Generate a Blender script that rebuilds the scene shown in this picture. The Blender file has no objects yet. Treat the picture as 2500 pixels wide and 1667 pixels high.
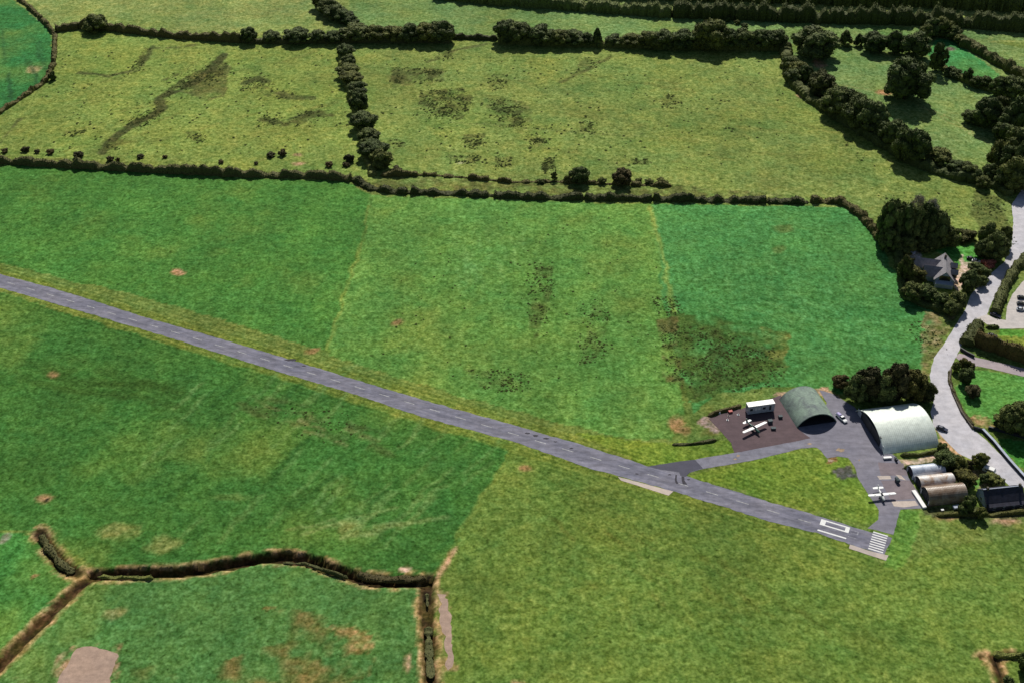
import bpy, math, random
import numpy as np
from mathutils import Vector, Matrix, noise as mnoise
from mathutils.geometry import tessellate_polygon

# ------------------------------------------------------------------ camera, sky, sun, exposure
scene = bpy.context.scene
CAM_H = 330.0
PITCH = math.radians(36.7)
FPX = 3000.0                                   # focal length for a 2500 px wide picture
cam_d = bpy.data.cameras.new('camera'); cam = bpy.data.objects.new('camera', cam_d)
scene.collection.objects.link(cam); scene.camera = cam
cam.location = (0, 0, CAM_H); cam.rotation_euler = (math.radians(90) - PITCH, 0, 0)
cam_d.sensor_width = 36.0; cam_d.lens = 36.0 * FPX / 2500.0
cam_d.clip_start = 1.0; cam_d.clip_end = 12000.0

SUN_EL = math.radians(43); SUN_AZ = math.radians(5)      # azimuth from +Y towards +X
world = bpy.data.worlds.new('World'); scene.world = world; world.use_nodes = True
wn = world.node_tree.nodes; wl = world.node_tree.links
sky = wn.new('ShaderNodeTexSky'); sky.sky_type = 'NISHITA'; sky.sun_disc = False
sky.sun_elevation = SUN_EL; sky.sun_rotation = SUN_AZ
wl.new(sky.outputs[0], wn['Background'].inputs[0]); wn['Background'].inputs[1].default_value = 0.05
sd = bpy.data.lights.new('sun', 'SUN'); sun = bpy.data.objects.new('sun', sd)
scene.collection.objects.link(sun)
sd.energy = 4.5; sd.angle = math.radians(0.5); sd.color = (1.0, 0.96, 0.88)
sv = Vector((math.sin(SUN_AZ) * math.cos(SUN_EL), math.cos(SUN_AZ) * math.cos(SUN_EL), math.sin(SUN_EL)))
sun.rotation_euler = sv.to_track_quat('Z', 'Y').to_euler(); sun.location = (100, 400, 300)
scene.view_settings.view_transform = 'Standard'; scene.view_settings.look = 'None'
scene.view_settings.exposure = 0.0; scene.view_settings.gamma = 1.0

# ------------------------------------------------------------------ helpers
COL = scene.collection
CP, SP = math.cos(PITCH), math.sin(PITCH)
def at(u, v, z=0.0):
    """ground position (at height z) of a point of the survey picture"""
    a = u - 1250.0; b = v - 833.5
    t = (CAM_H - z) / (FPX * SP + b * CP)
    return Vector((a * t, (FPX * CP - b * SP) * t, z))
def depth(p): return p.y * CP + (CAM_H - p.z) * SP
def mpp(p): return depth(p) / FPX
def lin(r, g, b, k=1.0):
    f = lambda c: ((c / 255 + .055) / 1.055) ** 2.4 if c > 10 else c / 255 / 12.92
    return (f(r) * k, f(g) * k, f(b) * k)

def tag(o, label=None, cat=None, group=None, kind=None):
    if label: o['label'] = label
    if cat: o['category'] = cat
    if group: o['group'] = group
    if kind: o['kind'] = kind
    return o
def empty(name, loc, rz=0, label=None, cat=None, group=None):
    o = bpy.data.objects.new(name, None); COL.objects.link(o)
    o.location = loc; o.rotation_euler = (0, 0, rz)
    return tag(o, label, cat, group)

class MB:
    def __init__(s): s.v = []; s.f = []; s.mi = []
    def add(s, vs, fs, mi=0):
        n = len(s.v); s.v += [tuple(p) for p in vs]
        s.f += [tuple(i + n for i in q) for q in fs]; s.mi += [mi] * len(fs)
    def box(s, x0, x1, y0, y1, z0, z1, M=None, mi=0):
        vs = [Vector(p) for p in ((x0,y0,z0),(x1,y0,z0),(x1,y1,z0),(x0,y1,z0),(x0,y0,z1),(x1,y0,z1),(x1,y1,z1),(x0,y1,z1))]
        if M: vs = [M @ p for p in vs]
        s.add(vs, [(0,3,2,1),(4,5,6,7),(0,1,5,4),(1,2,6,5),(2,3,7,6),(3,0,4,7)], mi)
    def bbox(s, x0, x1, y0, y1, z0, z1, b=.03, M=None):
        """box with chamfered edges"""
        cs = []
        for z, ins in ((z0, b), (z0 + b, 0), (z1 - b, 0), (z1, b)):
            cs.append([(x0+ins,y0+ins,z),(x1-ins,y0+ins,z),(x1-ins,y1-ins,z),(x0+ins,y1-ins,z)])
        s.loft(cs, True, True, M)
    def loft(s, secs, cap0=True, cap1=True, M=None, closed=True, mi=0):
        n = len(secs[0]); vs = [Vector(p) for c in secs for p in c]
        if M: vs = [M @ p for p in vs]
        fs = []
        for i in range(len(secs) - 1):
            for j in range(n if closed else n - 1):
                k = (j + 1) % n
                fs.append((i*n+j, i*n+k, (i+1)*n+k, (i+1)*n+j))
        if cap0: fs.append(tuple(range(n))[::-1])
        if cap1: fs.append(tuple((len(secs)-1)*n + j for j in range(n)))
        s.add(vs, fs, mi)
    def tube(s, a, b, r0, r1=None, n=8, M=None, mi=0):
        r1 = r0 if r1 is None else r1
        a = Vector(a); b = Vector(b); q = (b - a).to_track_quat('Z', 'Y')
        secs = []
        for p, r in ((a, r0), (b, r1)):
            secs.append([p + q @ Vector((math.cos(t*2*math.pi/n)*r, math.sin(t*2*math.pi/n)*r, 0)) for t in range(n)])
        s.loft(secs, True, True, M, mi=mi)
    def build(s, name, mat, parent=None, smooth=False):
        m = bpy.data.meshes.new(name); m.from_pydata(s.v, [], s.f)
        mats = mat if isinstance(mat, (list, tuple)) else [mat]
        for q in mats: m.materials.append(q)
        if len(mats) > 1: m.polygons.foreach_set('material_index', s.mi)
        if smooth: m.polygons.foreach_set('use_smooth', [True] * len(m.polygons))
        m.update()
        o = bpy.data.objects.new(name, m); COL.objects.link(o)
        if parent: o.parent = parent
        return o

# ------------------------------------------------------------------ materials
def mat_new(name, rough=.9, spec=.2):
    m = bpy.data.materials.new(name); m.use_nodes = True
    b = m.node_tree.nodes['Principled BSDF']
    b.inputs['Roughness'].default_value = rough; b.inputs['Specular IOR Level'].default_value = spec
    return m, m.node_tree.nodes, m.node_tree.links, b
def mix(N, L, fac, a, b, typ='MIX'):
    n = N.new('ShaderNodeMix'); n.data_type = 'RGBA'; n.blend_type = typ
    for sock, val in ((n.inputs[0], fac), (n.inputs[6], a), (n.inputs[7], b)):
        if hasattr(val, 'is_output'): L.new(val, sock)
        elif isinstance(val, (int, float)): sock.default_value = val
        else: sock.default_value = (*val, 1)
    return n.outputs[2]
def noisen(N, L, scale, detail=4, rough=.6, coord='Object', sc3=None, dist=0):
    tc = N.new('ShaderNodeTexCoord'); mp = N.new('ShaderNodeMapping')
    L.new(tc.outputs[coord], mp.inputs[0])
    if sc3: mp.inputs['Scale'].default_value = sc3
    n = N.new('ShaderNodeTexNoise'); n.inputs['Scale'].default_value = scale
    n.inputs['Detail'].default_value = detail; n.inputs['Roughness'].default_value = rough
    n.inputs['Distortion'].default_value = dist
    L.new(mp.outputs[0], n.inputs['Vector']); return n.outputs['Fac']
def ramp(N, L, src, stops):
    r = N.new('ShaderNodeValToRGB'); L.new(src, r.inputs[0])
    e = r.color_ramp.elements
    while len(e) < len(stops): e.new(.5)
    for q, (p, c) in zip(e, stops): q.position = p; q.color = (*c, 1) if not isinstance(c, (int, float)) else (c, c, c, 1)
    return r.outputs[0]
def bump(N, L, b, src, strength, dist):
    n = N.new('ShaderNodeBump'); n.inputs['Strength'].default_value = strength; n.inputs['Distance'].default_value = dist
    L.new(src, n.inputs['Height']); L.new(n.outputs[0], b.inputs['Normal'])
def simple(name, col, rough=.8, spec=.3, var=.25, scale=1.5, col2=None, metal=0, bmp=0, detail=5, lo=.35, hi=.65):
    m, N, L, b = mat_new(name, rough, spec)
    b.inputs['Metallic'].default_value = metal
    n = noisen(N, L, scale, detail)
    c2 = col2 or tuple(c * (1 - var) for c in col)
    c = ramp(N, L, n, [(lo, c2), (hi, col)])
    n2 = noisen(N, L, scale * 7, 3)
    c = mix(N, L, 1.0, c, ramp(N, L, n2, [(.3, 1 - var * .6), (.7, 1.0)]), 'MULTIPLY')
    L.new(c, b.inputs['Base Color'])
    if bmp: bump(N, L, b, n2, bmp, .1)
    return m

def leaf_mat(name, dark, light, rnd=.35):
    m, N, L, b = mat_new(name, .75, .15)
    oi = N.new('ShaderNodeObjectInfo')
    geo = N.new('ShaderNodeNewGeometry')
    n = noisen(N, L, 2.6, 5, .7)
    c = ramp(N, L, n, [(.32, dark), (.68, light)])
    c = mix(N, L, 1.0, c, ramp(N, L, geo.outputs['Random Per Island'], [(0, .6), (1, 1.35)]), 'MULTIPLY')
    c = mix(N, L, 1.0, c, ramp(N, L, oi.outputs['Random'], [(0, (1 - rnd, 1 - rnd * .8, 1 - rnd)), (.5, (1, 1, 1)), (1, (1 + rnd, 1 + rnd * .4, .9))]), 'MULTIPLY')
    L.new(c, b.inputs['Base Color'])
    return m
M = {}
M['leaf'] = leaf_mat('leaf_dark', (.030, .048, .015), (.165, .20, .055))
M['leaf_olive'] = leaf_mat('leaf_olive', (.035, .045, .012), (.12, .125, .035))
M['leaf_brown'] = leaf_mat('leaf_brown', (.036, .036, .014), (.125, .108, .042))
M['leaf_red'] = leaf_mat('leaf_red', (.20, .06, .04), (.60, .20, .13))
M['leaf_grey'] = leaf_mat('leaf_grey', (.20, .19, .16), (.46, .44, .38))
M['hedge'] = leaf_mat('leaf_hedge', (.034, .040, .014), (.15, .145, .05))
M['bark'] = simple('bark', (.09, .07, .05), .9, .1, .5, 3)
M['runway'] = None

def asphalt(name, col, streak=.2, dark=.7, sc=.35):
    m, N, L, b = mat_new(name, .85, .25)
    n1 = noisen(N, L, sc, 6, .65); n2 = noisen(N, L, .06, 3); n3 = noisen(N, L, 4.0, 4, .7)
    n4 = noisen(N, L, .5, 5, .6, sc3=(.25, 1.2, 1))
    c = ramp(N, L, n1, [(.3, tuple(x * dark for x in col)), (.7, tuple(x * 1.12 for x in col))])
    c = mix(N, L, 1.0, c, ramp(N, L, n2, [(.3, (.88, .88, .92)), (.7, (1.08, 1.04, 1.02))]), 'MULTIPLY')
    c = mix(N, L, 1.0, c, ramp(N, L, n3, [(.3, .85), (.7, 1.1)]), 'MULTIPLY')
    c = mix(N, L, 1.0, c, ramp(N, L, n4, [(.35, 1 - streak), (.6, 1.0)]), 'MULTIPLY')
    L.new(c, b.inputs['Base Color']); bump(N, L, b, n3, .25, .05)
    return m
M['runway'] = asphalt('runway_asphalt', (.255, .255, .315), .3)
M['taxi'] = asphalt('taxiway_asphalt', (.245, .245, .295), .15)
M['new'] = asphalt('fresh_asphalt', (.085, .085, .115), .08, .9)
M['apron'] = asphalt('maroon_tarmac', (.125, .085, .092), .12, .8)
M['pinkish'] = asphalt('worn_tarmac', (.24, .20, .215), .12, .8)
M['greyapron'] = asphalt('grey_apron', (.24, .235, .28), .18, .8)
M['road'] = asphalt('road_surface', (.60, .59, .62), .07, .76, .3)
M['gravel'] = asphalt('pale_gravel', (.60, .56, .52), .1, .8)
M['concrete'] = asphalt('pale_concrete', (.58, .50, .43), .1, .85)
M['drive'] = asphalt('drive_surface', (.42, .36, .37), .1, .85)
M['tan'] = asphalt('tan_earth', (.50, .37, .24), .3, .6, .8)
M['paint'] = simple('white_paint', (.86, .86, .84), .6, .3, .18, 1.2)
M['paint_worn'] = simple('worn_white_paint', (.62, .62, .62), .7, .3, .55, .9)
M['paint_faint'] = simple('faint_white_paint', (.36, .36, .42), .7, .3, .4, 1.2)
M['stain'] = simple('tyre_stain', (.07, .065, .08), .9, .2, .3, 1)
M['white_metal'] = simple('white_metal', (.85, .85, .83), .4, .5, .1, .8)
M['white_panel'] = simple('white_panel', (.55, .57, .62), .5, .4, .25, .9)
M['glass'] = simple('dark_glass', (.02, .025, .035), .1, .6, .2, 1)
M['rubber'] = simple('rubber', (.02, .02, .02), .8, .2)
M['dark_metal'] = simple('dark_metal', (.05, .055, .06), .6, .4)
M['black_in'] = simple('dark_boards', (.045, .045, .06), .8, .2, .4, 1.2)
M['green_paint'] = simple('green_paint', (.05, .13, .10), .4, .5)
M['slate'] = simple('slate', (.055, .055, .085), .7, .3, .45, .6, bmp=.2)
M['slate2'] = simple('grey_slate', (.37, .35, .37), .7, .3, .35, .8, bmp=.2)
M['render'] = simple('blueish_render', (.42, .50, .62), .9, .1, .25, .7)
M['stone'] = simple('stone', (.23, .20, .16), .95, .1, .6, 1.4, bmp=.5)
M['brown'] = simple('rust_brown', (.22, .12, .06), .9, .1, .5, .9)
M['bluewall'] = simple('pale_blue_coping', (.50, .55, .66), .8, .2, .2, .5)
M['darkwall'] = simple('dark_wall', (.05, .055, .065), .9, .2, .4, 1)
def roof_mat(name, base, stain, low, hi, sc=.35, amt=.35, rough=.42):
    m, N, L, b = mat_new(name, rough, .5 if rough < .5 else .15)
    n1 = noisen(N, L, sc, 7, .65, dist=.6); n2 = noisen(N, L, sc * 5, 4)
    c = ramp(N, L, n1, [(low, stain), (hi, base)])
    c = mix(N, L, 1.0, c, ramp(N, L, n2, [(.3, 1 - amt * .6), (.7, 1.05)]), 'MULTIPLY')
    L.new(c, b.inputs['Base Color'])
    return m
M['green_roof'] = roof_mat('weathered_green_sheet', (.30, .39, .31), (.14, .16, .17), .30, .60, .25, .4, .75)
M['light_roof'] = roof_mat('pale_sheet', (.90, .97, .86), (.68, .80, .75), .20, .42, .13)
M['zinc'] = roof_mat('zinc_sheet', (.62, .68, .78), (.30, .36, .46), .3, .55, .3)
M['rust_white'] = roof_mat('rusty_white_sheet', (.70, .67, .64), (.42, .27, .17), .36, .58, .28)
M['rust'] = roof_mat('rusty_sheet', (.34, .27, .21), (.19, .11, .06), .35, .62, .3)

# ------------------------------------------------------------------ ground: one sheet, with painted fields, patches and ditches
rs = np.random.RandomState(7)
LAT = rs.rand(256, 256).astype(np.float32)
def vn(x, y, s, o=0):
    X = x / s + o * 17.3; Y = y / s + o * 9.7
    xi = np.floor(X).astype(int); yi = np.floor(Y).astype(int)
    fx = X - xi; fy = Y - yi; fx = fx*fx*(3-2*fx); fy = fy*fy*(3-2*fy)
    a = LAT[xi & 255, yi & 255]; b = LAT[(xi+1) & 255, yi & 255]; c = LAT[xi & 255, (yi+1) & 255]; d = LAT[(xi+1) & 255, (yi+1) & 255]
    return (a*(1-fx)+b*fx)*(1-fy) + (c*(1-fx)+d*fx)*fy
def fbm(x, y, s, o=0, n=4):
    t = 0; w = 1; W = 0
    for k in range(n): t = t + w * vn(x, y, s / 2**k, o + k); W += w; w *= .55
    return t / W
def axis(lo, hi, step, far):
    c = np.arange(lo, hi + .01, step)
    g = np.geomspace(step * 2, far, 16)
    return np.concatenate([(lo - np.cumsum(g))[::-1], c, hi + np.cumsum(g)])
GX = axis(-430, 430, 1.15, 900); GY = axis(244, 900, 1.15, 900)
X, Y = np.meshgrid(GX, GY)
WX = X + (fbm(X, Y, 9, 3) - .5) * 5; WY = Y + (fbm(X, Y, 9, 8) - .5) * 5        # wavering borders
def inpoly(pts, x=WX, y=WY):
    w = [at(*p) for p in pts]; r = np.zeros(x.shape, bool); j = len(w) - 1
    for i in range(len(w)):
        xi, yi, xj, yj = w[i].x, w[i].y, w[j].x, w[j].y
        if yi != yj: r ^= ((yi > y) != (yj > y)) & (x < (xj - xi) * (y - yi) / (yj - yi) + xi)
        j = i
    return r
def pdist(pts, x=X, y=Y, px=True):
    w = [at(*p) if px else Vector(p) for p in pts]; best = np.full(x.shape, 1e9); side = np.zeros(x.shape)
    for a, b in zip(w[:-1], w[1:]):
        dx, dy = b.x - a.x, b.y - a.y; l2 = dx*dx + dy*dy + 1e-9
        t = np.clip(((x - a.x)*dx + (y - a.y)*dy) / l2, 0, 1)
        ex = x - a.x - t*dx; ey = y - a.y - t*dy; d = np.sqrt(ex*ex + ey*ey)
        s = np.sign(dx*ey - dy*ex); m = d < best; best[m] = d[m]; side[m] = s[m]
    return best, side
def C(r, g, b): return np.array(lin(r, g, b), np.float32)
K = np.ones(X.shape + (3,), np.float32) * C(112, 132, 62)
def fill(pts, c): K[inpoly(pts)] = C(*c)
def blend(a, c): K[:] = K * (1 - a[..., None]) + C(*c) * a[..., None]
fill([(-400,-60),(2900,-60),(2900,100),(1900,110),(1100,92),(820,75),(500,100),(120,70),(-400,70)], (136, 152, 84))
fill([(840,-60),(1120,-20),(1800,50),(2500,80),(2500,100),(1900,110),(1100,92),(860,75)], (112, 140, 78))
fill([(-500,-80),(25,-5),(100,55),(135,90),(128,165),(90,215),(0,280),(-500,600)], (58, 122, 62))
fill([(120,80),(250,75),(560,100),(830,100),(850,160),(900,300),(930,430),(860,440),(600,425),(0,395),(-300,390),(-300,330),(0,280),(95,215),(130,160)], (128, 146, 70))
fill([(830,100),(1200,100),(1700,120),(1930,125),(1950,210),(2080,340),(2250,430),(2480,440),(2480,640),(2150,620),(2100,530),(1950,495),(1500,490),(960,470),(910,430),(880,280)], (126, 144, 72))
fill([(1930,130),(2300,80),(2900,200),(2900,520),(2400,430),(2260,420),(2100,330),(1960,215)], (116, 142, 80))
fill([(2262,135),(2290,92),(2330,100),(2440,185),(2470,215),(2400,205),(2300,165)], (72, 140, 74))
fill([(-500,380),(0,402),(560,432),(850,445),(905,475),(880,600),(800,862),(400,740),(0,640),(-500,520)], (78, 128, 54))
fill([(905,478),(1590,500),(1640,760),(1670,1000),(1640,1070),(1480,1065),(1100,960),(795,862),(880,600)], (97, 142, 64))
fill([(1590,500),(2060,505),(2140,560),(2175,650),(2290,770),(2250,880),(2240,960),(2050,960),(1900,940),(1750,960),(1690,1010),(1655,900),(1620,740)], (78, 136, 68))
fill([(-500,600),(0,715),(600,895),(1240,1090),(1250,1130),(1120,1320),(1060,1420),(800,1400),(500,1380),(250,1400),(100,1300),(-500,1250)], (68, 114, 48))
fill([(1245,1090),(1640,1190),(2100,1330),(2150,1380),(2600,1270),(2900,1300),(2900,1900),(1060,1900),(1055,1420),(1130,1300)], (106, 131, 56))
fill([(-500,1250),(100,1310),(215,1405),(110,1500),(-100,1690),(-500,1750)], (70, 130, 58))
fill([(225,1405),(640,1370),(760,1375),(880,1420),(1030,1425),(1040,1900),(-100,1900),(-60,1700)], (84, 126, 62))
def verge(pts, w, c, a=.8):
    d, s = pdist(pts, WX, WY); blend(np.clip((w - d) / 1.2, 0, 1) * a, c)
RWT = [(-160,618),(0,670),(115,700),(230,735),(344,772),(440,799),(630,854),(840,918),(1030,975),(1250,1036),(1449,1094),(1579,1136),(1682,1164),(1887,1227),(1980,1253),(2082,1285),(2179,1311)]
RWB = [(-160,645),(0,703),(191,758),(450,835),(630,892),(850,957),(1030,1017),(1250,1076),(1430,1140),(1510,1161),(1650,1200),(1887,1274),(1992,1300),(2072,1326),(2122,1342),(2160,1352)]
# plain grass beside the runway and the taxiway triangle
verge([(-160,618),(230,733),(840,915),(1250,1033),(1579,1130)], 3.6, (118, 132, 54))
verge([(-160,647),(450,838),(1030,1020),(1430,1142),(1887,1275),(2072,1328)], 3.9, (116, 132, 54))
fill([(1400,1060),(1480,1068),(1650,1078),(1780,1076),(1795,1100),(1700,1120),(1590,1138),(1500,1100)], (118, 142, 50))
fill([(1670,1162),(1834,1124),(1961,1094),(1995,1091),(2017,1115),(2068,1116),(2094,1164),(2145,1245),(2145,1268),(2117,1286),(1990,1250)], (108, 138, 50))
fill([(2186,1244),(2250,1244),(2240,1300),(2190,1385),(2165,1385)], (104, 143, 60))
verge([(1225,1130),(1130,1290),(1060,1400)], 1.2, (128, 142, 62), .6)
verge([(905,500),(880,600),(800,860)], 1.3, (140, 156, 70), .6); verge([(1588,505),(1622,640),(1645,760)], 1.6, (150, 164, 76), .6)
# large-scale mottling of every field
m1 = fbm(X, Y, 55, 1, 5); m2 = fbm(X, Y, 22, 5, 5); m3 = fbm(X, Y, 7, 11, 4)
K *= (1 + (m1[..., None] - .5) * .30 + (m2[..., None] - .5) * .50 + (m3[..., None] - .5) * .35)
BRF = inpoly([(1590,500),(2060,505),(2140,560),(2175,650),(2290,770),(2250,880),(2240,960),(2050,960),(1900,940),(1860,840),(1640,740)])
yel = np.clip((fbm(X, Y, 30, 21, 5) - .5) * 3.0, 0, 1) * np.where(BRF, .08, .42); blend(yel, (132, 146, 62))
grn = np.clip((fbm(X, Y, 26, 31, 5) - .54) * 3.5, 0, 1) * .3; blend(grn, (60, 114, 48))
def patch(u, v, ru, rv, c, a=1.0, soft=.5):
    p = at(u, v); q = mpp(p); rx = ru * q; ry = abs(at(u, v - rv).y - at(u, v + rv).y) / 2
    d = np.sqrt(((WX - p.x) / rx)**2 + ((WY - p.y) / ry)**2) + (fbm(X, Y, 3, 41) - .5) * .7
    blend(np.clip((1 - d) / soft, 0, 1) * a, c)
def area(pts, c, a=1.0, grain=0, sc=5):
    m = inpoly(pts).astype(np.float32)
    if grain: m *= np.clip((fbm(X, Y, sc, 51, 4) - grain + .06) * 3.2, 0, 1)
    blend(m * a, c)
BR = (86, 84, 46); TAN = (196, 152, 112); PINK = (200, 165, 138)
for u, v, a, b, c, k in [(437,663,20,11,TAN,1),(975,789,17,14,(128,104,66),.9),(762,856,24,9,(166,132,88),.9),(133,914,20,9,TAN,.9),(1285,1139,19,11,(178,138,98),.9),
        (110,1218,22,12,(190,150,110),.9),(114,1224,8,5,(20,20,16),1),(10,1318,11,14,(140,140,120),.9),(290,1296,55,24,(136,142,78),.8),(400,1324,44,24,(140,146,78),.8),(855,1292,32,20,(132,142,78),.7),
        (985,1386,15,10,(206,180,150),1),(75,1405,9,6,(180,140,100),.9),(285,1500,28,18,(158,148,90),.7),(1000,1612,13,30,(196,162,124),.9),(1262,1662,26,12,(190,150,110),.9),
        (1652,1030,22,26,(170,132,88),.9),(1668,1050,30,14,(150,118,76),.8),(1736,1045,26,26,(120,112,58),.8),(80,170,22,12,(168,150,106),.8),(2000,155,20,14,(176,142,104),.9),(1962,236,26,7,(182,142,104),.9),(2160,226,22,10,(178,136,96),.9),
        (2325,122,16,6,(110,90,86),.9),(1915,560,36,12,(104,112,54),.6),(1900,610,20,14,(96,112,54),.6),(1230,1080,26,12,(60,108,40),.5),(565,1215,60,10,(110,132,66),.4),
        (2312,1262,46,12,(150,124,90),.9),(2450,1272,46,12,(170,142,110),.95),(724,378,20,6,(150,120,90),.8),(1125,398,14,4,(190,190,150),.8),(730,398,20,5,(190,150,120),.8)]:
    patch(u, v, a, b, c, k)
area([(640,1485),(760,1490),(930,1545),(900,1660),(560,1700),(480,1640),(700,1560)], (128, 112, 62), .9, .46, 7)
area([(800,1525),(900,1540),(920,1590),(840,1600)], (160, 132, 84), .8, .42, 4)
area([(0,1660),(380,1620),(520,1700),(0,1760)], (104, 112, 56), .8, .5, 6)
verge([(1112,1332),(1085,1370),(1068,1400),(1062,1425)], 1.5, (196, 160, 118), .95)
# dark olive rushy ground
area([(1632,760),(1740,775),(1925,815),(1915,925),(1800,945),(1690,985),(1655,950),(1640,850)], (74, 96, 38), .85, .30, 9)
area([(1645,780),(1740,800),(1900,860),(1800,930),(1690,970)], (60, 72, 32), .7, .46, 5)
area([(1600,770),(1650,770),(1665,950),(1620,930)], (96, 88, 50), .8, .4, 6)
area([(1850,800),(1925,815),(1920,900),(1870,870)], (126, 128, 62), .8, .4, 6)
RUSH = [  ([(880,120),(1900,140),(1980,420),(960,410)], 520, 0), ([(150,110),(830,120),(900,380),(30,370)], 380, 0), ([(1100,520),(1580,520),(1640,980),(900,900)], 150, 0),
  # patches of dark rush seen in the meadows (outline, tufts)
  ([(560,150),(540,185),(480,215),(440,225),(400,245),(380,240),(440,195),(500,165),(530,140)], 260, .6),
  ([(400,240),(400,275),(330,310),(300,320),(310,300),(380,270),(375,245)], 150, .75),
  ([(365,120),(345,165),(320,178),(335,150),(350,115)], 60, .6),
  ([(190,180),(260,185),(320,175),(260,180)], 20, .5),
  ([(590,195),(640,190),(655,220),(690,235),(700,250),(650,235),(590,225)], 110, .5),
  ([(620,290),(700,295),(760,270),(780,285),(740,305),(660,312)], 120, .6),
  ([(450,320),(490,320),(500,350),(470,350)], 50, .4), ([(160,320),(210,318),(200,335),(170,335)], 40, .4), ([(260,350),(290,335),(300,350),(265,375)], 45, .6),
  ([(960,175),(1060,165),(1080,190),(1000,205),(950,205)], 200, .55), ([(1070,130),(1110,120),(1100,140),(1060,150)], 40, .4),
  ([(1025,225),(1130,215),(1155,245),(1130,290),(1085,295),(1050,265),(1020,255)], 420, .6),
  ([(1190,240),(1270,265),(1285,310),(1250,305),(1215,275)], 200, .5), ([(1180,190),(1240,180),(1235,215),(1195,225)], 70, .4),
  ([(1130,330),(1190,325),(1180,350),(1140,365)], 90, .5), ([(1280,330),(1330,340),(1345,370),(1290,350)], 70, .5),
  ([(1320,385),(1355,385),(1350,425),(1325,420)], 110, .6), ([(1210,385),(1250,382),(1250,410),(1215,408)], 60, .5), ([(1100,380),(1180,388),(1160,400),(1100,392)], 60, .5),
  ([(950,335),(990,355),(985,360),(945,345)], 30, .4), ([(1415,150),(1470,140),(1430,175),(1405,178)], 35, .4), ([(1415,295),(1460,300),(1450,330),(1420,320)], 60, .35),
  ([(1610,240),(1660,230),(1650,260),(1620,265)], 60, .3), ([(1540,388),(1590,392),(1580,402),(1545,398)], 35, .4), ([(1100,298),(1340,310),(1500,330),(1350,322)], 90, .2),
  ([(1310,640),(1350,650),(1340,760),(1300,830),(1290,790)], 190, .4), ([(1455,700),(1490,790),(1450,880),(1410,890),(1440,780)], 180, .3), ([(1130,900),(1230,905),(1300,960),(1180,950)], 140, .3),
  ([(1600,730),(1660,725),(1660,760),(1600,770)], 130, .4), ([(1660,790),(1900,850),(1880,930),(1700,960)], 700, .2), ([(1610,800),(1660,790),(1670,950),(1640,950)], 220, .3),
  ([(2130,470),(2210,470),(2400,520),(2440,600),(2330,560)], 90, .3), ([(2380,470),(2440,480),(2465,600),(2420,600)], 160, .5), ([(450,1350),(470,1350),(460,1355)], 4, .3),
  ([(620,985),(760,1010),(900,1060),(860,1090),(700,1040)], 60, .3),
  ([(2250,785),(2290,785),(2268,835),(2250,870)], 110, .45), ([(2020,300),(2090,380),(2200,440),(2100,400)], 60, .2)]
def chan(pts, w, c, a, g=.42):
    d, q = pdist(pts, WX, WY); blend(np.clip((w - d) / 1.2, 0, 1) * a * np.clip((fbm(X, Y, 6, 58, 4) - g + .12) * 7, 0, 1), c)
chan([(545,135),(520,165),(480,200),(430,222),(385,243),(398,262),(370,285),(325,303),(290,328),(262,350),(250,374)], 3.6, (74, 80, 42), .95, .38)
chan([(372,112),(352,148),(330,174),(270,186),(190,178)], 2.4, (84, 92, 48), .9); chan([(372,118),(420,118),(475,112)], 2.6, (88, 94, 48), .8); chan([(400,195),(430,182)], 2.2, (78, 86, 44), .9)
chan([(0,350),(25,320),(50,290)], 2.0, (88, 94, 50), .8); chan([(1050,152),(1110,122),(1190,108)], 2.4, (88, 94, 50), .8); chan([(1370,200),(1420,178),(1490,140)], 2.2, (92, 98, 50), .8)
chan([(645,290),(700,302),(770,272),(800,282)], 4.0, (76, 80, 40), .85, .44); chan([(595,205),(630,190),(690,235),(760,242)], 3.6, (76, 84, 44), .8, .46)
area([(480,170),(520,150),(560,165),(555,235),(500,250),(440,225)], (86, 86, 46), .75, .34, 9); area([(930,165),(1080,170),(1090,200),(960,215)], (88, 90, 48), .7, .36, 7); area([(1170,230),(1290,250),(1310,330),(1230,320)], (84, 88, 46), .6, .42, 6)
area([(880,440),(1000,432),(1250,448),(1650,452),(1960,480),(1950,492),(1500,484),(1100,472),(950,466)], (92, 94, 48), .8, .42, 4); area([(0,380),(600,414),(850,428),(850,436),(600,424),(0,392)], (84, 84, 44), .7, .42, 4); area([(850,430),(905,440),(960,470),(905,478),(860,450)], (104, 100, 54), .7, .3, 5)
chan([(1100,298),(1250,312),(1400,324),(1550,330),(1750,345)], 1.0, (154, 164, 96), .6); chan([(905,450),(908,500),(880,600),(860,680)], .8, (50, 74, 30), .7)
for pts, n, a in RUSH[3:31]: area(pts, (70, 74, 36), min(.95, a * 1.35), .38, 4.5)
area([(2255,760),(2335,765),(2300,840),(2272,900),(2262,945),(2238,960),(2246,880)], (150, 134, 92), .85, .40, 4)
area([(2255,760),(2335,765),(2300,840),(2272,900),(2262,945),(2238,960),(2246,880)], (84, 86, 44), .85, .52, 3)
area([(2380,465),(2440,480),(2468,560),(2465,610),(2400,590),(2370,520)], (84, 92, 44), .7)
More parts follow.
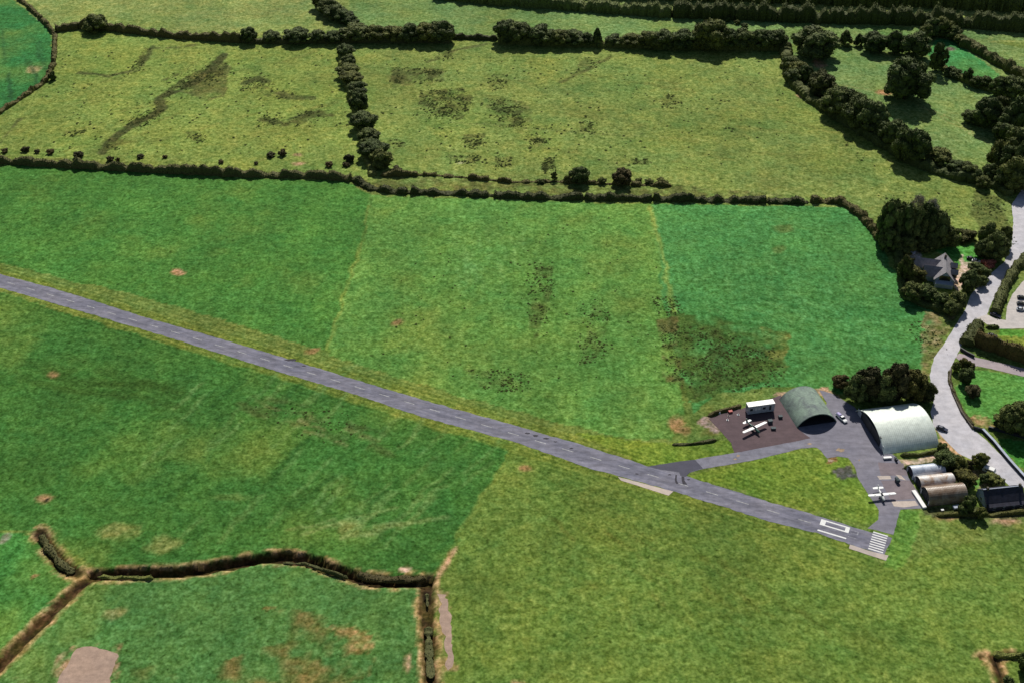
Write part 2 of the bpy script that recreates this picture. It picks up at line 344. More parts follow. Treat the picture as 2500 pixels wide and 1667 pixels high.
# gardens and yards on the right
area([(2375,898),(2500,922),(2650,960),(2650,1060),(2445,1040),(2372,1018),(2332,965),(2338,930)], (92, 148, 66))
area([(2375,1012),(2420,1022),(2440,1045),(2385,1040)], (178, 142, 104), .9, .4, 3)
area([(2440,1040),(2500,1030),(2500,1020),(2450,1010)], (130, 132, 60), .8)
area([(2438,805),(2650,800),(2650,850),(2500,850),(2430,832)], (126, 142, 56), 1)
area([(2440,806),(2650,802),(2650,815),(2440,820)], (92, 148, 56), 1)
area([(2425,1070),(2700,1110),(2700,1250),(2510,1160)], (70, 134, 52), 1)
area([(2280,610),(2395,590),(2400,640),(2330,645)], (86, 152, 66), 1)
area([(2345,618),(2350,635),(2395,650),(2360,690),(2335,715),(2325,705)], (206, 186, 164), .95)
area([(2212,612),(2250,618),(2245,655),(2225,655)], (190, 184, 172), .95)
area([(2290,705),(2330,700),(2320,725),(2300,728)], (128, 144, 60), 1)
area([(2345,1130),(2430,1160),(2450,1185),(2380,1190),(2340,1170)], (140, 128, 96), .8)
area([(2375,1165),(2405,1170),(2400,1190),(2375,1185)], (82, 138, 58), .9)
area([(2290,1050),(2300,1050),(2350,1105),(2330,1120),(2297,1095)], (200, 166, 122), .95)
area([(2190,1125),(2320,1105),(2330,1120),(2215,1145)], (196, 176, 150), .95)
area([(1880,958),(2010,940),(2065,985),(2040,985),(1990,950),(1905,970)], (190, 158, 128), .9)
area([(1702,1028),(1732,1018),(1762,1052),(1745,1056)], (160, 140, 124), .95)
area([(2035,1148),(2080,1140),(2095,1160),(2060,1165)], (88, 84, 84), .9); area([(2018,1112),(2045,1112),(2050,1128),(2026,1130)], (150, 112, 76), .9)
area([(2250,1235),(2520,1230),(2520,1262),(2330,1266),(2260,1258)], (78, 76, 52), .8)
area([(205,1562),(300,1580),(280,1700),(100,1700),(150,1595)], (176, 142, 108), .9, .40, 3.5); area([(1064,1440),(1096,1440),(1114,1636),(1086,1640)], (160, 140, 92), .9, .40, 3)
# wheel tracks
for pts in ([(2040,205),(2150,225)], [(2235,255),(2300,280),(2460,370)], [(2250,262),(2330,305),(2450,372)]): verge(pts, .9, (160, 148, 96), .6)
for pts in ([(1730,760),(1830,850),(1900,905)], [(1740,755),(1850,850),(1915,900)]): verge(pts, .8, (60, 74, 30), .6)
for pts in ([(1330,1160),(1600,1340)], [(1900,1590),(2010,1640)], [(1345,1155),(1615,1330)]): verge(pts, .8, (92, 96, 36), .5)
sr = random.Random(12)
def streaks(poly, n, dx, dy, ln, w, c, a, bend=0):
    us = [p[0] for p in poly]; vs = [p[1] for p in poly]
    for _ in range(n):
        for t in range(30):
            u = sr.uniform(min(us), max(us)); v = sr.uniform(min(vs), max(vs)); res = False; j = len(poly) - 1
            for i in range(len(poly)):
                if (poly[i][1] > v) != (poly[j][1] > v) and u < (poly[j][0]-poly[i][0])*(v-poly[i][1])/(poly[j][1]-poly[i][1])+poly[i][0]: res = not res
                j = i
            if res: break
        l = ln * sr.uniform(.4, 1.3); e = sr.uniform(-.08, .08); f = sr.uniform(-1, 1) * bend
        pts = [(u + dx*l*k/4 + f*l*math.sin(k*.785) - e*dy*l*k/4, v + dy*l*k/4 + e*dx*l*k/4) for k in range(5)]
        verge(pts, w * 1.2 * sr.uniform(.8, 1.2), c, min(1, a * 1.15) * sr.uniform(.5, 1))
SWF = [(380,1000),(700,960),(1180,1120),(1120,1290),(900,1340),(560,1330),(330,1300),(300,1150)]
streaks(SWF, 34, .72, -.68, 130, 1.3, (112, 146, 78), .55); streaks(SWF, 14, .72, -.68, 110, 1.6, (44, 88, 34), .5)
streaks([(560,1290),(1000,1250),(1000,1340),(600,1350)], 8, .97, -.2, 150, 1.2, (134, 152, 88), .5)
streaks([(560,960),(700,960),(980,1080),(960,1110),(800,1070),(600,1010)], 26, .94, .33, 50, 1.5, (74, 92, 44), .5)
streaks([(620,985),(760,1010),(900,1060),(860,1090),(700,1040)], 14, .94, .33, 34, 1.2, (124, 124, 76), .5)
streaks([(0,820),(300,860),(500,960),(300,1000),(0,940)], 12, .95, .2, 120, 2.5, (54, 84, 30), .5)
streaks([(1690,640),(1900,560),(1990,620),(1960,760),(1760,800)], 24, .16, .98, 90, .8, (104, 160, 88), .35, .06); streaks([(1690,640),(1900,560),(1990,620),(1960,760),(1760,800)], 26, .16, .98, 80, .8, (44, 104, 40), .35, .06)
streaks([(1640,760),(2000,700),(2200,760),(2150,860),(1900,850)], 46, .97, .24, 120, .9, (98, 156, 86), .42, .05); streaks([(1640,760),(2000,700),(2200,760),(2150,860)], 40, .97, .24, 120, .9, (44, 104, 42), .42, .05)
streaks([(1050,560),(1300,540),(1280,640),(1080,660)], 20, .1, .99, 70, .9, (126, 170, 92), .45)
streaks([(1690,780),(1900,850),(1880,920),(1760,880)], 12, .78, .62, 90, .8, (60, 74, 28), .6)
streaks([(1240,1180),(1700,1300),(2000,1500),(1500,1500)], 22, .8, .6, 90, 1.1, (92, 96, 36), .45)
streaks([(0,30),(90,60),(110,150),(40,220),(0,240)], 10, .2, .95, 60, 1.4, (40, 80, 46), .5)
streaks([(200,150),(800,150),(860,400),(100,380)], 24, .95, -.25, 90, 1.8, (104, 108, 50), .4)
streaks([(1000,150),(1900,170),(2000,430),(1000,430)], 34, .98, .12, 120, 1.9, (108, 116, 54), .4)
streaks([(0,20),(800,10),(1600,60),(1500,90),(300,50)], 20, .99, .06, 150, 2.4, (116, 138, 74), .45)
# ditches
DA = [(98,1300),(118,1335),(150,1378),(190,1400),(225,1406)]
DB = [(225,1402),(300,1400),(430,1394),(500,1387),(560,1377),(640,1361),(700,1358),(760,1368),(830,1392),(890,1413),(960,1420),(1045,1418)]
DC = [(225,1404),(180,1440),(130,1490),(80,1540),(30,1590),(-60,1680)]
DD = [(1042,1420),(1042,1500),(1048,1590),(1056,1700)]
DE = [(2400,1603),(2500,1598),(2600,1600)]; DF = [(2425,1605),(2440,1640),(2450,1700)]
Z = np.zeros(X.shape, np.float32)
jit = (fbm(X, Y, 4, 61) - .5) * 2.2
for pts, w, dp in ((DA, 2.6, .6), (DB, 2.8, 2.8), (DC, 2.4, 1.5), (DD, 2.6, 1.2), (DE, 1.4, .8), (DF, 1.7, .6)):
    d, s = pdist(pts); dj = d + jit
    Z = np.minimum(Z, -dp * np.clip((w - dj) / 1.4, 0, 1))
    blend(np.clip((w + 1.9 - dj) / 1.0, 0, 1) * np.clip((fbm(X, Y, 4, 71) - .36) * 6, 0, 1) * .9, (188, 160, 108))
    blend(np.clip((w + .3 - dj) / .8, 0, 1) * .95, (88, 66, 38))
    blend(np.clip((w - .5 - dj) / 1.0, 0, 1) * np.clip((fbm(X, Y, 3.5, 81) - .30) * 4, 0, 1), (40, 30, 18))
    blend(np.clip((w + .2 - dj) / .8, 0, 1) * np.clip((fbm(X, Y, 4.5, 91) - .5) * 6, 0, 1) * .8, (72, 68, 30))
K *= np.array((.88, .90, .97), np.float32); K[Y > 595] *= np.array((1.03, 1.03, 1.0), np.float32); K = np.clip(K, .004, .9)
# mown stripes next to the strip: kept as a mask
mow = np.zeros(X.shape, np.float32)
for pts, w in (([(-160,632),(230,752),(840,935),(1430,1117),(2160,1331)], 20.0),):
    d, s = pdist(pts); mow = np.maximum(mow, np.clip((w - d) / 10, 0, 1))
mow[inpoly([(1590,500),(2060,505),(2250,750),(2270,900),(1900,940),(1620,740)])] = .0
ny, nx = X.shape
co = np.stack([X, Y, Z], -1).reshape(-1, 3).astype(np.float32)
idx = np.arange(nx * ny).reshape(ny, nx)
quads = np.stack([idx[:-1, :-1], idx[:-1, 1:], idx[1:, 1:], idx[1:, :-1]], -1).reshape(-1, 4)
me = bpy.data.meshes.new('ground'); me.vertices.add(len(co)); me.vertices.foreach_set('co', co.ravel())
me.loops.add(quads.size); me.loops.foreach_set('vertex_index', quads.ravel().astype(np.int32))
me.polygons.add(len(quads)); me.polygons.foreach_set('loop_start', np.arange(0, quads.size, 4, dtype=np.int32))
me.polygons.foreach_set('loop_total', np.full(len(quads), 4, np.int32))
me.polygons.foreach_set('use_smooth', np.ones(len(quads), bool))
me.update(calc_edges=True)
at_ = me.attributes.new('soil', 'FLOAT_COLOR', 'POINT')
rgba = np.ones((ny * nx, 4), np.float32); rgba[:, :3] = K.reshape(-1, 3); rgba[:, 3] = mow.ravel()
at_.data.foreach_set('color', rgba.ravel())
ground = bpy.data.objects.new('ground', me); COL.objects.link(ground); tag(ground, kind='structure')
gm, N, L, b = mat_new('meadow', .95, .08)
an = N.new('ShaderNodeAttribute'); an.attribute_name = 'soil'
c = an.outputs['Color']
clump = noisen(N, L, .46, 3, .55); clump2 = noisen(N, L, .27, 4, .6, dist=.7); fine = noisen(N, L, .95, 2, .5)
spot = noisen(N, L, .38, 2, .5, dist=.4); mid = noisen(N, L, .12, 5, .65, dist=.8); blot = noisen(N, L, .035, 6, .7)
c = mix(N, L, 1.0, c, ramp(N, L, clump, [(.34, (.66, .70, .54)), (.5, (1, 1, .98)), (.66, (1.36, 1.28, 1.46))]), 'MULTIPLY')
c = mix(N, L, 1.0, c, ramp(N, L, clump2, [(.32, (.66, .72, .62)), (.5, (1, 1, 1)), (.68, (1.32, 1.24, 1.35))]), 'MULTIPLY')
c = mix(N, L, 1.0, c, ramp(N, L, fine, [(.34, (.70, .73, .66)), (.66, (1.30, 1.26, 1.34))]), 'MULTIPLY')
c = mix(N, L, 1.0, c, ramp(N, L, spot, [(.24, (.42, .46, .30)), (.36, (1, 1, 1))]), 'MULTIPLY')
c = mix(N, L, 1.0, c, ramp(N, L, mid, [(.34, (.84, .92, .9)), (.66, (1.22, 1.08, 1.06))]), 'MULTIPLY')
c = mix(N, L, 1.0, c, ramp(N, L, blot, [(.38, (.88, .96, .98)), (.62, (1.12, 1.04, .98))]), 'MULTIPLY')
# mown rows parallel to the runway
tc = N.new('ShaderNodeTexCoord'); mp = N.new('ShaderNodeMapping'); mp.vector_type = 'POINT'
mp.inputs['Rotation'].default_value = (0, 0, math.radians(24.9))
wv = N.new('ShaderNodeTexWave'); wv.bands_direction = 'Y'; wv.inputs['Scale'].default_value = .13; wv.inputs['Distortion'].default_value = 2.2
wv.inputs['Detail'].default_value = 3; wv.inputs['Detail Scale'].default_value = .25
L.new(tc.outputs['Object'], mp.inputs[0]); L.new(mp.outputs[0], wv.inputs['Vector'])
rows = ramp(N, L, wv.outputs['Fac'], [(0, (.80, .84, .76)), (1, (1.13, 1.09, 1.1))])
c = mix(N, L, an.outputs['Alpha'], c, mix(N, L, 1.0, c, rows, 'MULTIPLY'))
L.new(c, b.inputs['Base Color'])
bump(N, L, b, clump, .5, .35)
me.materials.append(gm)

# ------------------------------------------------------------------ sheets: runway, roads, aprons, markings
def wpoly(pts, px=True, jitter=0, seg=1.5, seed=1, close=True):
    w = [at(*p) if px else Vector((p[0], p[1], 0)) for p in pts]
    if not jitter: return w
    out = []; r = random.Random(seed); n = len(w)
    for i in range(n):
        a, b2 = w[i], w[(i + 1) % n]; k = max(1, int((b2 - a).length / seg))
        for j in range(k):
            p = a.lerp(b2, j / k)
            q = mnoise.noise_vector(p * .35 + Vector((seed, 0, 0))) * jitter + Vector((r.uniform(-1, 1), r.uniform(-1, 1), 0)) * jitter * .4
            out.append(Vector((p.x + q.x, p.y + q.y, 0)))
    return out
def sheet(name, polys, mat, z, parent=None, kind='structure', px=True, jitter=0, thick=0):
    mb = MB()
    for k, pts in enumerate(polys):
        w = wpoly(pts, px, jitter, seed=k + 3)
        tris = tessellate_polygon([w])
        vs = [(p.x, p.y, z) for p in w]; fs = []
        for t in tris:
            a, b2, c2 = (w[i] for i in t)
            fs.append(t if (b2 - a).cross(c2 - a).z > 0 else (t[0], t[2], t[1]))
        mb.add(vs, fs)
        if thick:
            n = len(vs); mb.add(vs + [(p[0], p[1], z - thick) for p in vs], [(i, (i + 1) % n, (i + 1) % n + n, i + n) for i in range(n)])
    o = mb.build(name, mat, parent)
    if kind and not parent: o['kind'] = kind
    return o
def blob_(u, v, ru, rv, seed):
    r = random.Random(seed); return [(u + ru * math.cos(t * .5236) * r.uniform(.6, 1.2), v + rv * math.sin(t * .5236) * r.uniform(.6, 1.2)) for t in range(12)]
sheet('runway', [RWT + RWB[::-1]], M['runway'], .030, jitter=.42)
APR = [(1940,1078),(1949,1047),(1943,1033),(1975,1010),(2020,985),(2000,952),(2030,960),(2062,978),(2085,992),(2125,1040),(2170,1100),(2195,1122),(2207,1137),(2218,1165),(2245,1206),(2262,1240),(2198,1243),(2181,1304),(2117,1288),(2145,1268),(2145,1245),(2130,1220),(2112,1194),(2094,1164),(2087,1138),(2070,1117),(2046,1113),(2020,1118),(2004,1099),(1993,1091),(1961,1094)]
M['bare'] = asphalt('bare_pink_soil', (.46, .33, .25), .15, .72, .5)
sheet('bare_soil', [[(175,1600),(190,1582),(222,1574),(262,1584),(284,1592),(280,1620),(268,1660),(262,1700),(120,1700),(140,1660)], [(1070,1450),(1090,1449),(1100,1530),(1108,1628),(1093,1632),(1084,1560)]], M['bare'], .012, jitter=1.0)
sheet('earth_patch', [blob_(2052,1098,11,5,1), blob_(2028,1124,8,4,2), blob_(1977,1083,6,2,3), blob_(1802,1112,5,3,4), blob_(1795,1120,4,2,5), blob_(2098,1123,2,2,6)], M['tan'], .058, jitter=.15)
sheet('apron', [APR], M['greyapron'], .038, jitter=.25)
sheet('taxiway', [[(1581,1139),(1650,1127),(1697,1121),(1791,1105),(1946,1075),(1962,1078),(1966,1092),(1834,1124),(1715,1144),(1683,1153),(1670,1163)]], M['taxi'], .046, jitter=.2)
sheet('hardstanding', [[(1730,1021),(1785,1002),(1808,998),(1906,964),(1925,995),(1949,1047),(1978,1069),(1946,1076),(1793,1105),(1785,1081),(1757,1049)]], M['apron'], .054, jitter=.15)
sheet('fresh_asphalt_patch', [[(1581,1138),(1650,1127),(1697,1121),(1716,1143),(1684,1152),(1674,1163),(1661,1160),(1658,1152),(1612,1146)]], M['new'], .060, jitter=.12)
sheet('worn_tarmac_patch', [[(2143,1128),(2205,1130),(2216,1160),(2150,1160)], [(2150,1172),(2222,1172),(2248,1214),(2176,1222),(2162,1195)]], M['pinkish'], .046, jitter=.1)
sheet('concrete_strip', [[(1508,1163),(1516,1172),(1632,1209),(1644,1199)], [(2075,1328),(2072,1338),(2163,1368),(2169,1355),(2122,1344)], [(2141,1161),(2147,1170),(2176,1169),(2173,1161)], [(2186,1158),(2200,1160),(2212,1172),(2196,1168)], [(2176,1223),(2182,1235),(2206,1238),(2242,1233),(2234,1222)]], M['concrete'], .066, jitter=.1)
ROADP = [(2560,380),(2500,455),(2470,500),(2474,545),(2470,600),(2452,640),(2415,672),(2372,717),(2357,756),(2335,791),(2308,835),(2281,872),(2270,915),(2273,940),(2282,960),(2278,985),(2272,1005),(2280,1040),(2300,1066),(2340,1106),(2410,1140),(2447,1169),(2463,1184),(2497,1187),(2550,1240),
         (2640,1300),(2560,1215),(2500,1166),(2446,1112),(2404,1070),(2372,1045),(2344,1006),(2323,957),(2316,928),(2321,896),(2331,878),(2341,858),(2359,812),(2384,779),(2409,770),(2422,737),(2448,700),(2490,630),(2560,570)]
sheet('road', [ROADP], M['road'], .032, jitter=.2)
sheet('yard', [[(2378,790),(2386,776),(2409,768),(2430,778),(2455,782),(2458,750),(2470,722),(2495,690),(2560,640),(2660,700),(2660,800),(2437,803),(2415,796),(2395,782)]], M['gravel'], .040, jitter=.2)
sheet('driveway', [[(2333,872),(2342,862),(2378,871),(2500,899),(2660,935),(2660,975),(2500,919),(2420,900),(2385,893),(2372,900),(2352,888)]], M['drive'], .040, jitter=.2)
# painted markings
def wear(m):
    N, L = m.node_tree.nodes, m.node_tree.links; b = N['Principled BSDF']; src = b.inputs['Base Color'].links[0].from_socket
    a_, c_ = at(27.2, 692.1), at(1964.5, 1271.3); ax = (c_ - a_).normalized(); nr = Vector((-ax.y, ax.x, 0))
    tc = N.new('ShaderNodeTexCoord'); sb = N.new('ShaderNodeVectorMath'); sb.operation = 'SUBTRACT'; sb.inputs[1].default_value = a_
    L.new(tc.outputs['Object'], sb.inputs[0]); out = []
    for v in (ax, nr):
        dt = N.new('ShaderNodeVectorMath'); dt.operation = 'DOT_PRODUCT'; dt.inputs[1].default_value = v; L.new(sb.outputs[0], dt.inputs[0]); out.append(dt.outputs['Value'])
    cb = N.new('ShaderNodeCombineXYZ'); ml = N.new('ShaderNodeMath'); ml.operation = 'MULTIPLY'; ml.inputs[1].default_value = .06
    L.new(out[0], ml.inputs[0]); L.new(ml.outputs[0], cb.inputs[0]); L.new(out[1], cb.inputs[1])
    n = N.new('ShaderNodeTexNoise'); n.inputs['Scale'].default_value = .8; n.inputs['Detail'].default_value = 6; n.inputs['Roughness'].default_value = .7; L.new(cb.outputs[0], n.inputs['Vector'])
    c = mix(N, L, 1.0, src, ramp(N, L, n.outputs['Fac'], [(.35, (.76, .78, .84)), (.5, (1, 1, 1)), (.68, (1.2, 1.17, 1.14))]), 'MULTIPLY')
    av = N.new('ShaderNodeMath'); av.operation = 'ABSOLUTE'; L.new(out[1], av.inputs[0]); dv = N.new('ShaderNodeMath'); dv.operation = 'DIVIDE'; dv.inputs[1].default_value = 7.0; L.new(av.outputs[0], dv.inputs[0])
    c = mix(N, L, 1.0, c, ramp(N, L, dv.outputs[0], [(0, .92), (.25, .84), (.45, 1.0), (.85, 1.1)]), 'MULTIPLY'); L.new(c, b.inputs['Base Color'])
wear(M['runway'])
P0 = at(27.2, 692.1); P1 = at(1964.5, 1271.3); AX = (P1 - P0).normalized(); NR = Vector((-AX.y, AX.x, 0)); DS = (P1 - P0).length / 32
def rw(s, t): p = P0 + AX * s + NR * t; return (p.x, p.y)
def rect(s0, s1, t0, t1): return [rw(s0, t0), rw(s1, t0), rw(s1, t1), rw(s0, t1)]
dash = [rect(i * DS - 2.4, i * DS + 2.4, -.17, .17) for i in range(-3, 33)]
sheet('centreline_marking', dash, M['paint_worn'], .040, px=False)
def loc(u, v): d = at(u, v) - P0; return d.dot(AX), d.dot(NR)
st = []
a0 = loc(2131, 1300)[0]; a1 = loc(2166, 1313)[0]; tt = loc(2150, 1303)[1]; tb = loc(2138, 1343)[1]
for k in range(8):
    t = tt + (tb - tt) * k / 7; st.append(rect(a0, a1, t - .28, t + .28))
sheet('threshold_marking', st, M['paint'], .042, px=False)
s0 = loc(2003, 1273)[0]; s1 = loc(2073, 1295)[0]; t0 = loc(2040, 1280)[1]; t1 = loc(2036, 1290.5)[1]
t0 = loc(2007, 1266.5)[1]; t1 = loc(2001, 1279.5)[1]
num = [rect(s0, s0 + 1.9, t1, t0), rect(s1 - 1.5, s1, t1, t0), rect(s0 + 1.9, s1 - 1.5, t0 - .62, t0), rect(s0 + 1.9, s1 - 1.5, t1, t1 + .62)]
ta = loc(1996, 1292.5); tb2 = loc(2066, 1313.5)
num.append(rect(ta[0], tb2[0], ta[1] - .38, ta[1] + .3))
sheet('designation_marking', num, M['paint'], .042, px=False)
f0 = loc(2078, 1296); f1 = loc(2092, 1302)
fa = [rect(f0[0], f1[0], f0[1] + .5, f0[1] + .75), rect(f0[0], f1[0], f0[1] - 1.0, f0[1] - .75), rect(f1[0], f1[0] + .5, f0[1] - 1.0, f0[1] + .75)]
g0 = loc(2062, 1306); g1 = loc(2092, 1315.5); fa.append(rect(g0[0], g1[0], g0[1] - .12, g0[1] + .12))
sheet('faded_marking', fa, M['paint_faint'], .042, px=False)
def blob(u, v, ru, rv, seed):
    r = random.Random(seed); return [(u + ru * math.cos(t * .5236) * r.uniform(.7, 1.15), v + rv * math.sin(t * .5236) * r.uniform(.7, 1.15)) for t in range(12)]
stn = [blob(1288,1057,7,2.2,1), blob(1308,1063,7,3,2), blob(1334,1070,8,2.4,3), blob(1356,1078,6,1.4,4), blob(1635,1158,4,1.6,5), blob(1681,1170,4,1.6,6),
       [(1649,1158),(1653,1158),(1652,1172),(1657,1180),(1651,1180),(1647,1172)], [(1664,1160),(1671,1160),(1671,1172),(1678,1182),(1667,1181),(1664,1172)], blob(1395,1094,6,2,8), blob(710,879,16,3,9), blob(742,893,5,1.5,10), blob(1555,1156,5,1.5,11)]
sheet('oil_stain', stn, M['stain'], .044, jitter=.08)

# ------------------------------------------------------------------ vegetation
def ico():
    t = (1 + 5**.5) / 2
    v = [Vector(p).normalized() for p in ((-1,t,0),(1,t,0),(-1,-t,0),(1,-t,0),(0,-1,t),(0,1,t),(0,-1,-t),(0,1,-t),(t,0,-1),(t,0,1),(-t,0,-1),(-t,0,1))]
    f = [(0,11,5),(0,5,1),(0,1,7),(0,7,10),(0,10,11),(1,5,9),(5,11,4),(11,10,2),(10,7,6),(7,1,8),(3,9,4),(3,4,2),(3,2,6),(3,6,8),(3,8,9),(4,9,5),(2,4,11),(6,2,10),(8,6,7),(9,8,1)]
    return v, f
def subdiv(v, f):
    v = list(v); cache = {}; out = []
    def m(a, b):
        k = (min(a, b), max(a, b))
        if k not in cache: v.append(((v[a] + v[b]) / 2).normalized()); cache[k] = len(v) - 1
        return cache[k]
    for a, b, c in f:
        x, y, z = m(a, b), m(b, c), m(c, a); out += [(a, x, z), (b, y, x), (c, z, y), (x, y, z)]
    return v, out
I1 = subdiv(*ico()); I2 = subdiv(*I1)
def card(mb, p, n, s, r):
    q = Vector((n.x + r.uniform(-.7, .7), n.y + r.uniform(-.7, .7), n.z + r.uniform(-.7, .7)))
    if q.length < 1e-3: q = Vector((0, 0, 1))
    q.normalize(); t = q.orthogonal().normalized(); t = Matrix.Rotation(r.uniform(0, 6.28), 3, q) @ t; u = q.cross(t)
    a = s * r.uniform(.6, 1.2); b2 = s * r.uniform(.4, .9)
    mb.add([p - t * a, p - u * b2 + q * s * .3, p + t * a, p + u * b2 + q * s * .2], [(0, 1, 2, 3)])
def crown_mesh(name, seed, shape='round', cards=2300, cs=.055, mat='leaf', core=True):
    r = random.Random(seed); mb = MB(); lumps = []
    def env(z):   # radius of the envelope at height z in -1..1
        if shape == 'cone': return max(.05, (1 - z) / 2) ** .8 * 1.0
        if shape == 'column': return (1 - abs(z) ** 3.5) ** .5 * (1 - .22 * max(z, 0))
        if shape == 'dome': return (1 - max(z, 0) ** 2) ** .5 * (1.0 if z > -.6 else .93)
        return (max(0, 1 - z * z)) ** .5
    nl = 34 if shape != 'bush' else 12
    for k in range(nl):
        z = r.uniform(-.85, .9); a = k * 2.4 + r.uniform(-.5, .5); e = env(z); rad = r.uniform(.20, .38)
        if shape in ('cone', 'column'): rad *= .75
        d = max(0, e - rad * .75) * r.uniform(.75, 1.12)
        lumps.append((Vector((math.cos(a) * d, math.sin(a) * d, z * (1 - rad * .5))), rad))
    lumps.append((Vector((0, 0, .55)), .42 if shape != 'cone' else .2)); 
    if core: lumps.append((Vector((0, 0, -.05)), .68 if shape in ('round', 'dome', 'bush') else .5))
    for c, rad in lumps:
        o = Vector((r.uniform(0, 50), r.uniform(0, 50), r.uniform(0, 50)))
        if core:
            vs = [c + v * rad * (.86 + .32 * mnoise.noise(v * 2.2 + o) + .12 * mnoise.noise(v * 6 + o)) for v in I2[0]]
            mb.add(vs, I2[1])
    tot = sum(l[1] ** 2 for l in lumps)
    for c, rad in lumps:
        for _ in range(int(cards * 1.5 * rad * rad / tot)):
            v = Vector((r.gauss(0, 1), r.gauss(0, 1), r.gauss(0, 1))).normalized()
            p = c + v * rad * (r.uniform(.85, 1.12) if core else r.uniform(.3, 1.15))
            card(mb, p, v, cs * r.uniform(.6, 1.5), r)
    m = bpy.data.meshes.new(name); m.from_pydata(mb.v, [], mb.f); m.materials.append(M[mat]); m.update()
    return m
CR = {}
def crowns(kind, mat):
    k = (kind, mat)
    if k not in CR:
        n = {'round': 5, 'dome': 3, 'cone': 1, 'column': 1, 'bush': 3, 'sparse': 2}[kind] if mat == 'leaf' else 2
        if kind == 'sparse': CR[k] = [crown_mesh('crown', 900 + i, 'round', 3400, .045, mat, False) for i in range(n)]
        else: CR[k] = [crown_mesh('crown', hash((kind == 'round', kind == 'dome', i)) % 1000 + i * 31 + len(kind), kind, {'bush': 900}.get(kind, 2600), {'bush': .09}.get(kind, .055), mat) for i in range(n)]
    return CR[k]
def trunk_mesh(seed):
    r = random.Random(seed); mb = MB()
    mb.tube((0, 0, 0), (0, 0, .5), .055, .04); mb.tube((0, 0, .5), (.03, 0, .9), .04, .015)
    for k in range(5):
        a = k * 1.3 + r.uniform(0, .5); z = .35 + k * .09
        mb.tube((0, 0, z), (math.cos(a) * .4, math.sin(a) * .4, z + .22), .022, .008, 6)
    m = bpy.data.meshes.new('trunk'); m.from_pydata(mb.v, [], mb.f); m.materials.append(M['bark']); return m
TR = [trunk_mesh(i) for i in range(3)]
tr_r = random.Random(5); ORD = ['leftmost', 'second from left', 'third from left', 'fourth from left', 'fifth from left', 'sixth from left', 'seventh from left', 'eighth from left', 'ninth from left', 'tenth from left', 'eleventh from left', 'twelfth from left', 'thirteenth from left', 'fourteenth from left', 'fifteenth from left']
def tree(u, vt, vb, w, label, group, kind='round', mat='leaf', name='tree', shrink=.10, cat=None):
    vb = vb - shrink * (vb - vt); vm = (vt + vb) / 2
    g0 = at(u, vm); q = mpp(g0); rx = w * q / 2; E = (vb - vt) * q / 2
    phi = math.atan2(CAM_H, g0.y)
    a = math.sqrt(max(E * E - (rx * math.sin(phi)) ** 2, (.55 * rx * math.cos(phi)) ** 2)) / math.cos(phi)
    zc = a * (1.06 if kind != 'bush' else .85) + (.3 if kind != 'bush' else 0)
    p = at(u, vm, zc)
    o = empty(name, (p.x, p.y, 0), tr_r.uniform(0, 6.28), label, cat or ('bush' if name in ('bush', 'shrub') else 'tree'), group)
    cm = tr_r.choice(crowns(kind, mat))
    c = bpy.data.objects.new('crown', cm); COL.objects.link(c); c.parent = o
    c.location = (0, 0, zc); c.scale = (rx * 1.1, rx * 1.1 * tr_r.uniform(.92, 1.05), a * 1.06)
    if name not in ('bush', 'shrub'):
        t = bpy.data.objects.new('trunk', tr_r.choice(TR)); COL.objects.link(t); t.parent = o
        t.scale = (max(rx, 2.5), max(rx, 2.5), zc)
    return o
def row(phrase, group, ents, kind='round', mat='leaf', name='tree', order='left', **kw):
    ents = sorted(ents, key=lambda e: e[0]) if order == 'left' else ents
    n = len(ents)
    wid = sorted([e[3] for e in ents]); 
    for i, e in enumerate(ents):
        k = e[4] if len(e) > 4 else kind; mt = e[5] if len(e) > 5 else mat
        look = {'leaf': 'dark', 'leaf_olive': 'olive', 'leaf_brown': 'brownish', 'leaf_red': 'red', 'leaf_grey': 'bare grey'}[mt]
        sh = {'round': 'round', 'dome': 'domed', 'cone': 'pointed', 'column': 'columnar', 'bush': 'low', 'sparse': 'thin'}[k]
        if n == 1: lab = f'{look} {sh} {name} {phrase}'
        else:
            od = ORD[i] if order == 'left' else ORD[i].replace('leftmost', 'farthest').replace('from left', 'from the far end')
            if order == 'left' and i == n - 1: od = 'rightmost'
            if order != 'left' and i == n - 1: od = 'nearest'
            lab = f'{look} {sh} {name}, {od} {phrase}'
        tree(e[0], e[1], e[2], e[3], lab, group, k, mt, name, **kw)

row('standing alone on the far hedge at top left', None, [(231,37,80,54,'dome')])
row('in the far hedge left of centre', 'trees in the far hedge left of centre', [(607,68,106,42),(662,75,106,42),(723,68,108,56),(775,74,106,40),(812,78,104,46)], 'round')
row('in the belt running off the top edge', 'trees in the belt at the top edge', [(782,-20,22,44),(800,-2,38,52),(818,12,50,50),(840,25,58,48),(858,40,64,36)])
row('in the far clump right of the hedge junction', 'trees in the far clump by the junction', [(865,62,98,66),(918,62,104,54),(958,64,104,54),(1000,60,106,54),(1046,56,106,58),(1076,52,106,62),(1095,64,104,30)], 'round')
row('in the long far hedge at top centre', 'trees in the long far hedge', [(1238,52,108,60),(1268,53,108,62),(1320,61,112,66),(1366,72,114,50),(1400,74,115,56),(1458,70,116,36,'cone'),(1432,82,114,34),(1500,84,114,44),(1540,84,116,50),(1590,76,122,58),(1625,74,124,56),(1672,74,124,60)])
row('of the tall block where the long far hedge ends', 'trees at the end of the long far hedge', [(1738,51,126,78),(1712,70,124,50),(1775,72,122,50),(1815,72,122,54),(1862,72,124,54),(1896,74,122,50)])
row('with a pale trunk at the meadow corner, very large', None, [(1991,68,146,97)])
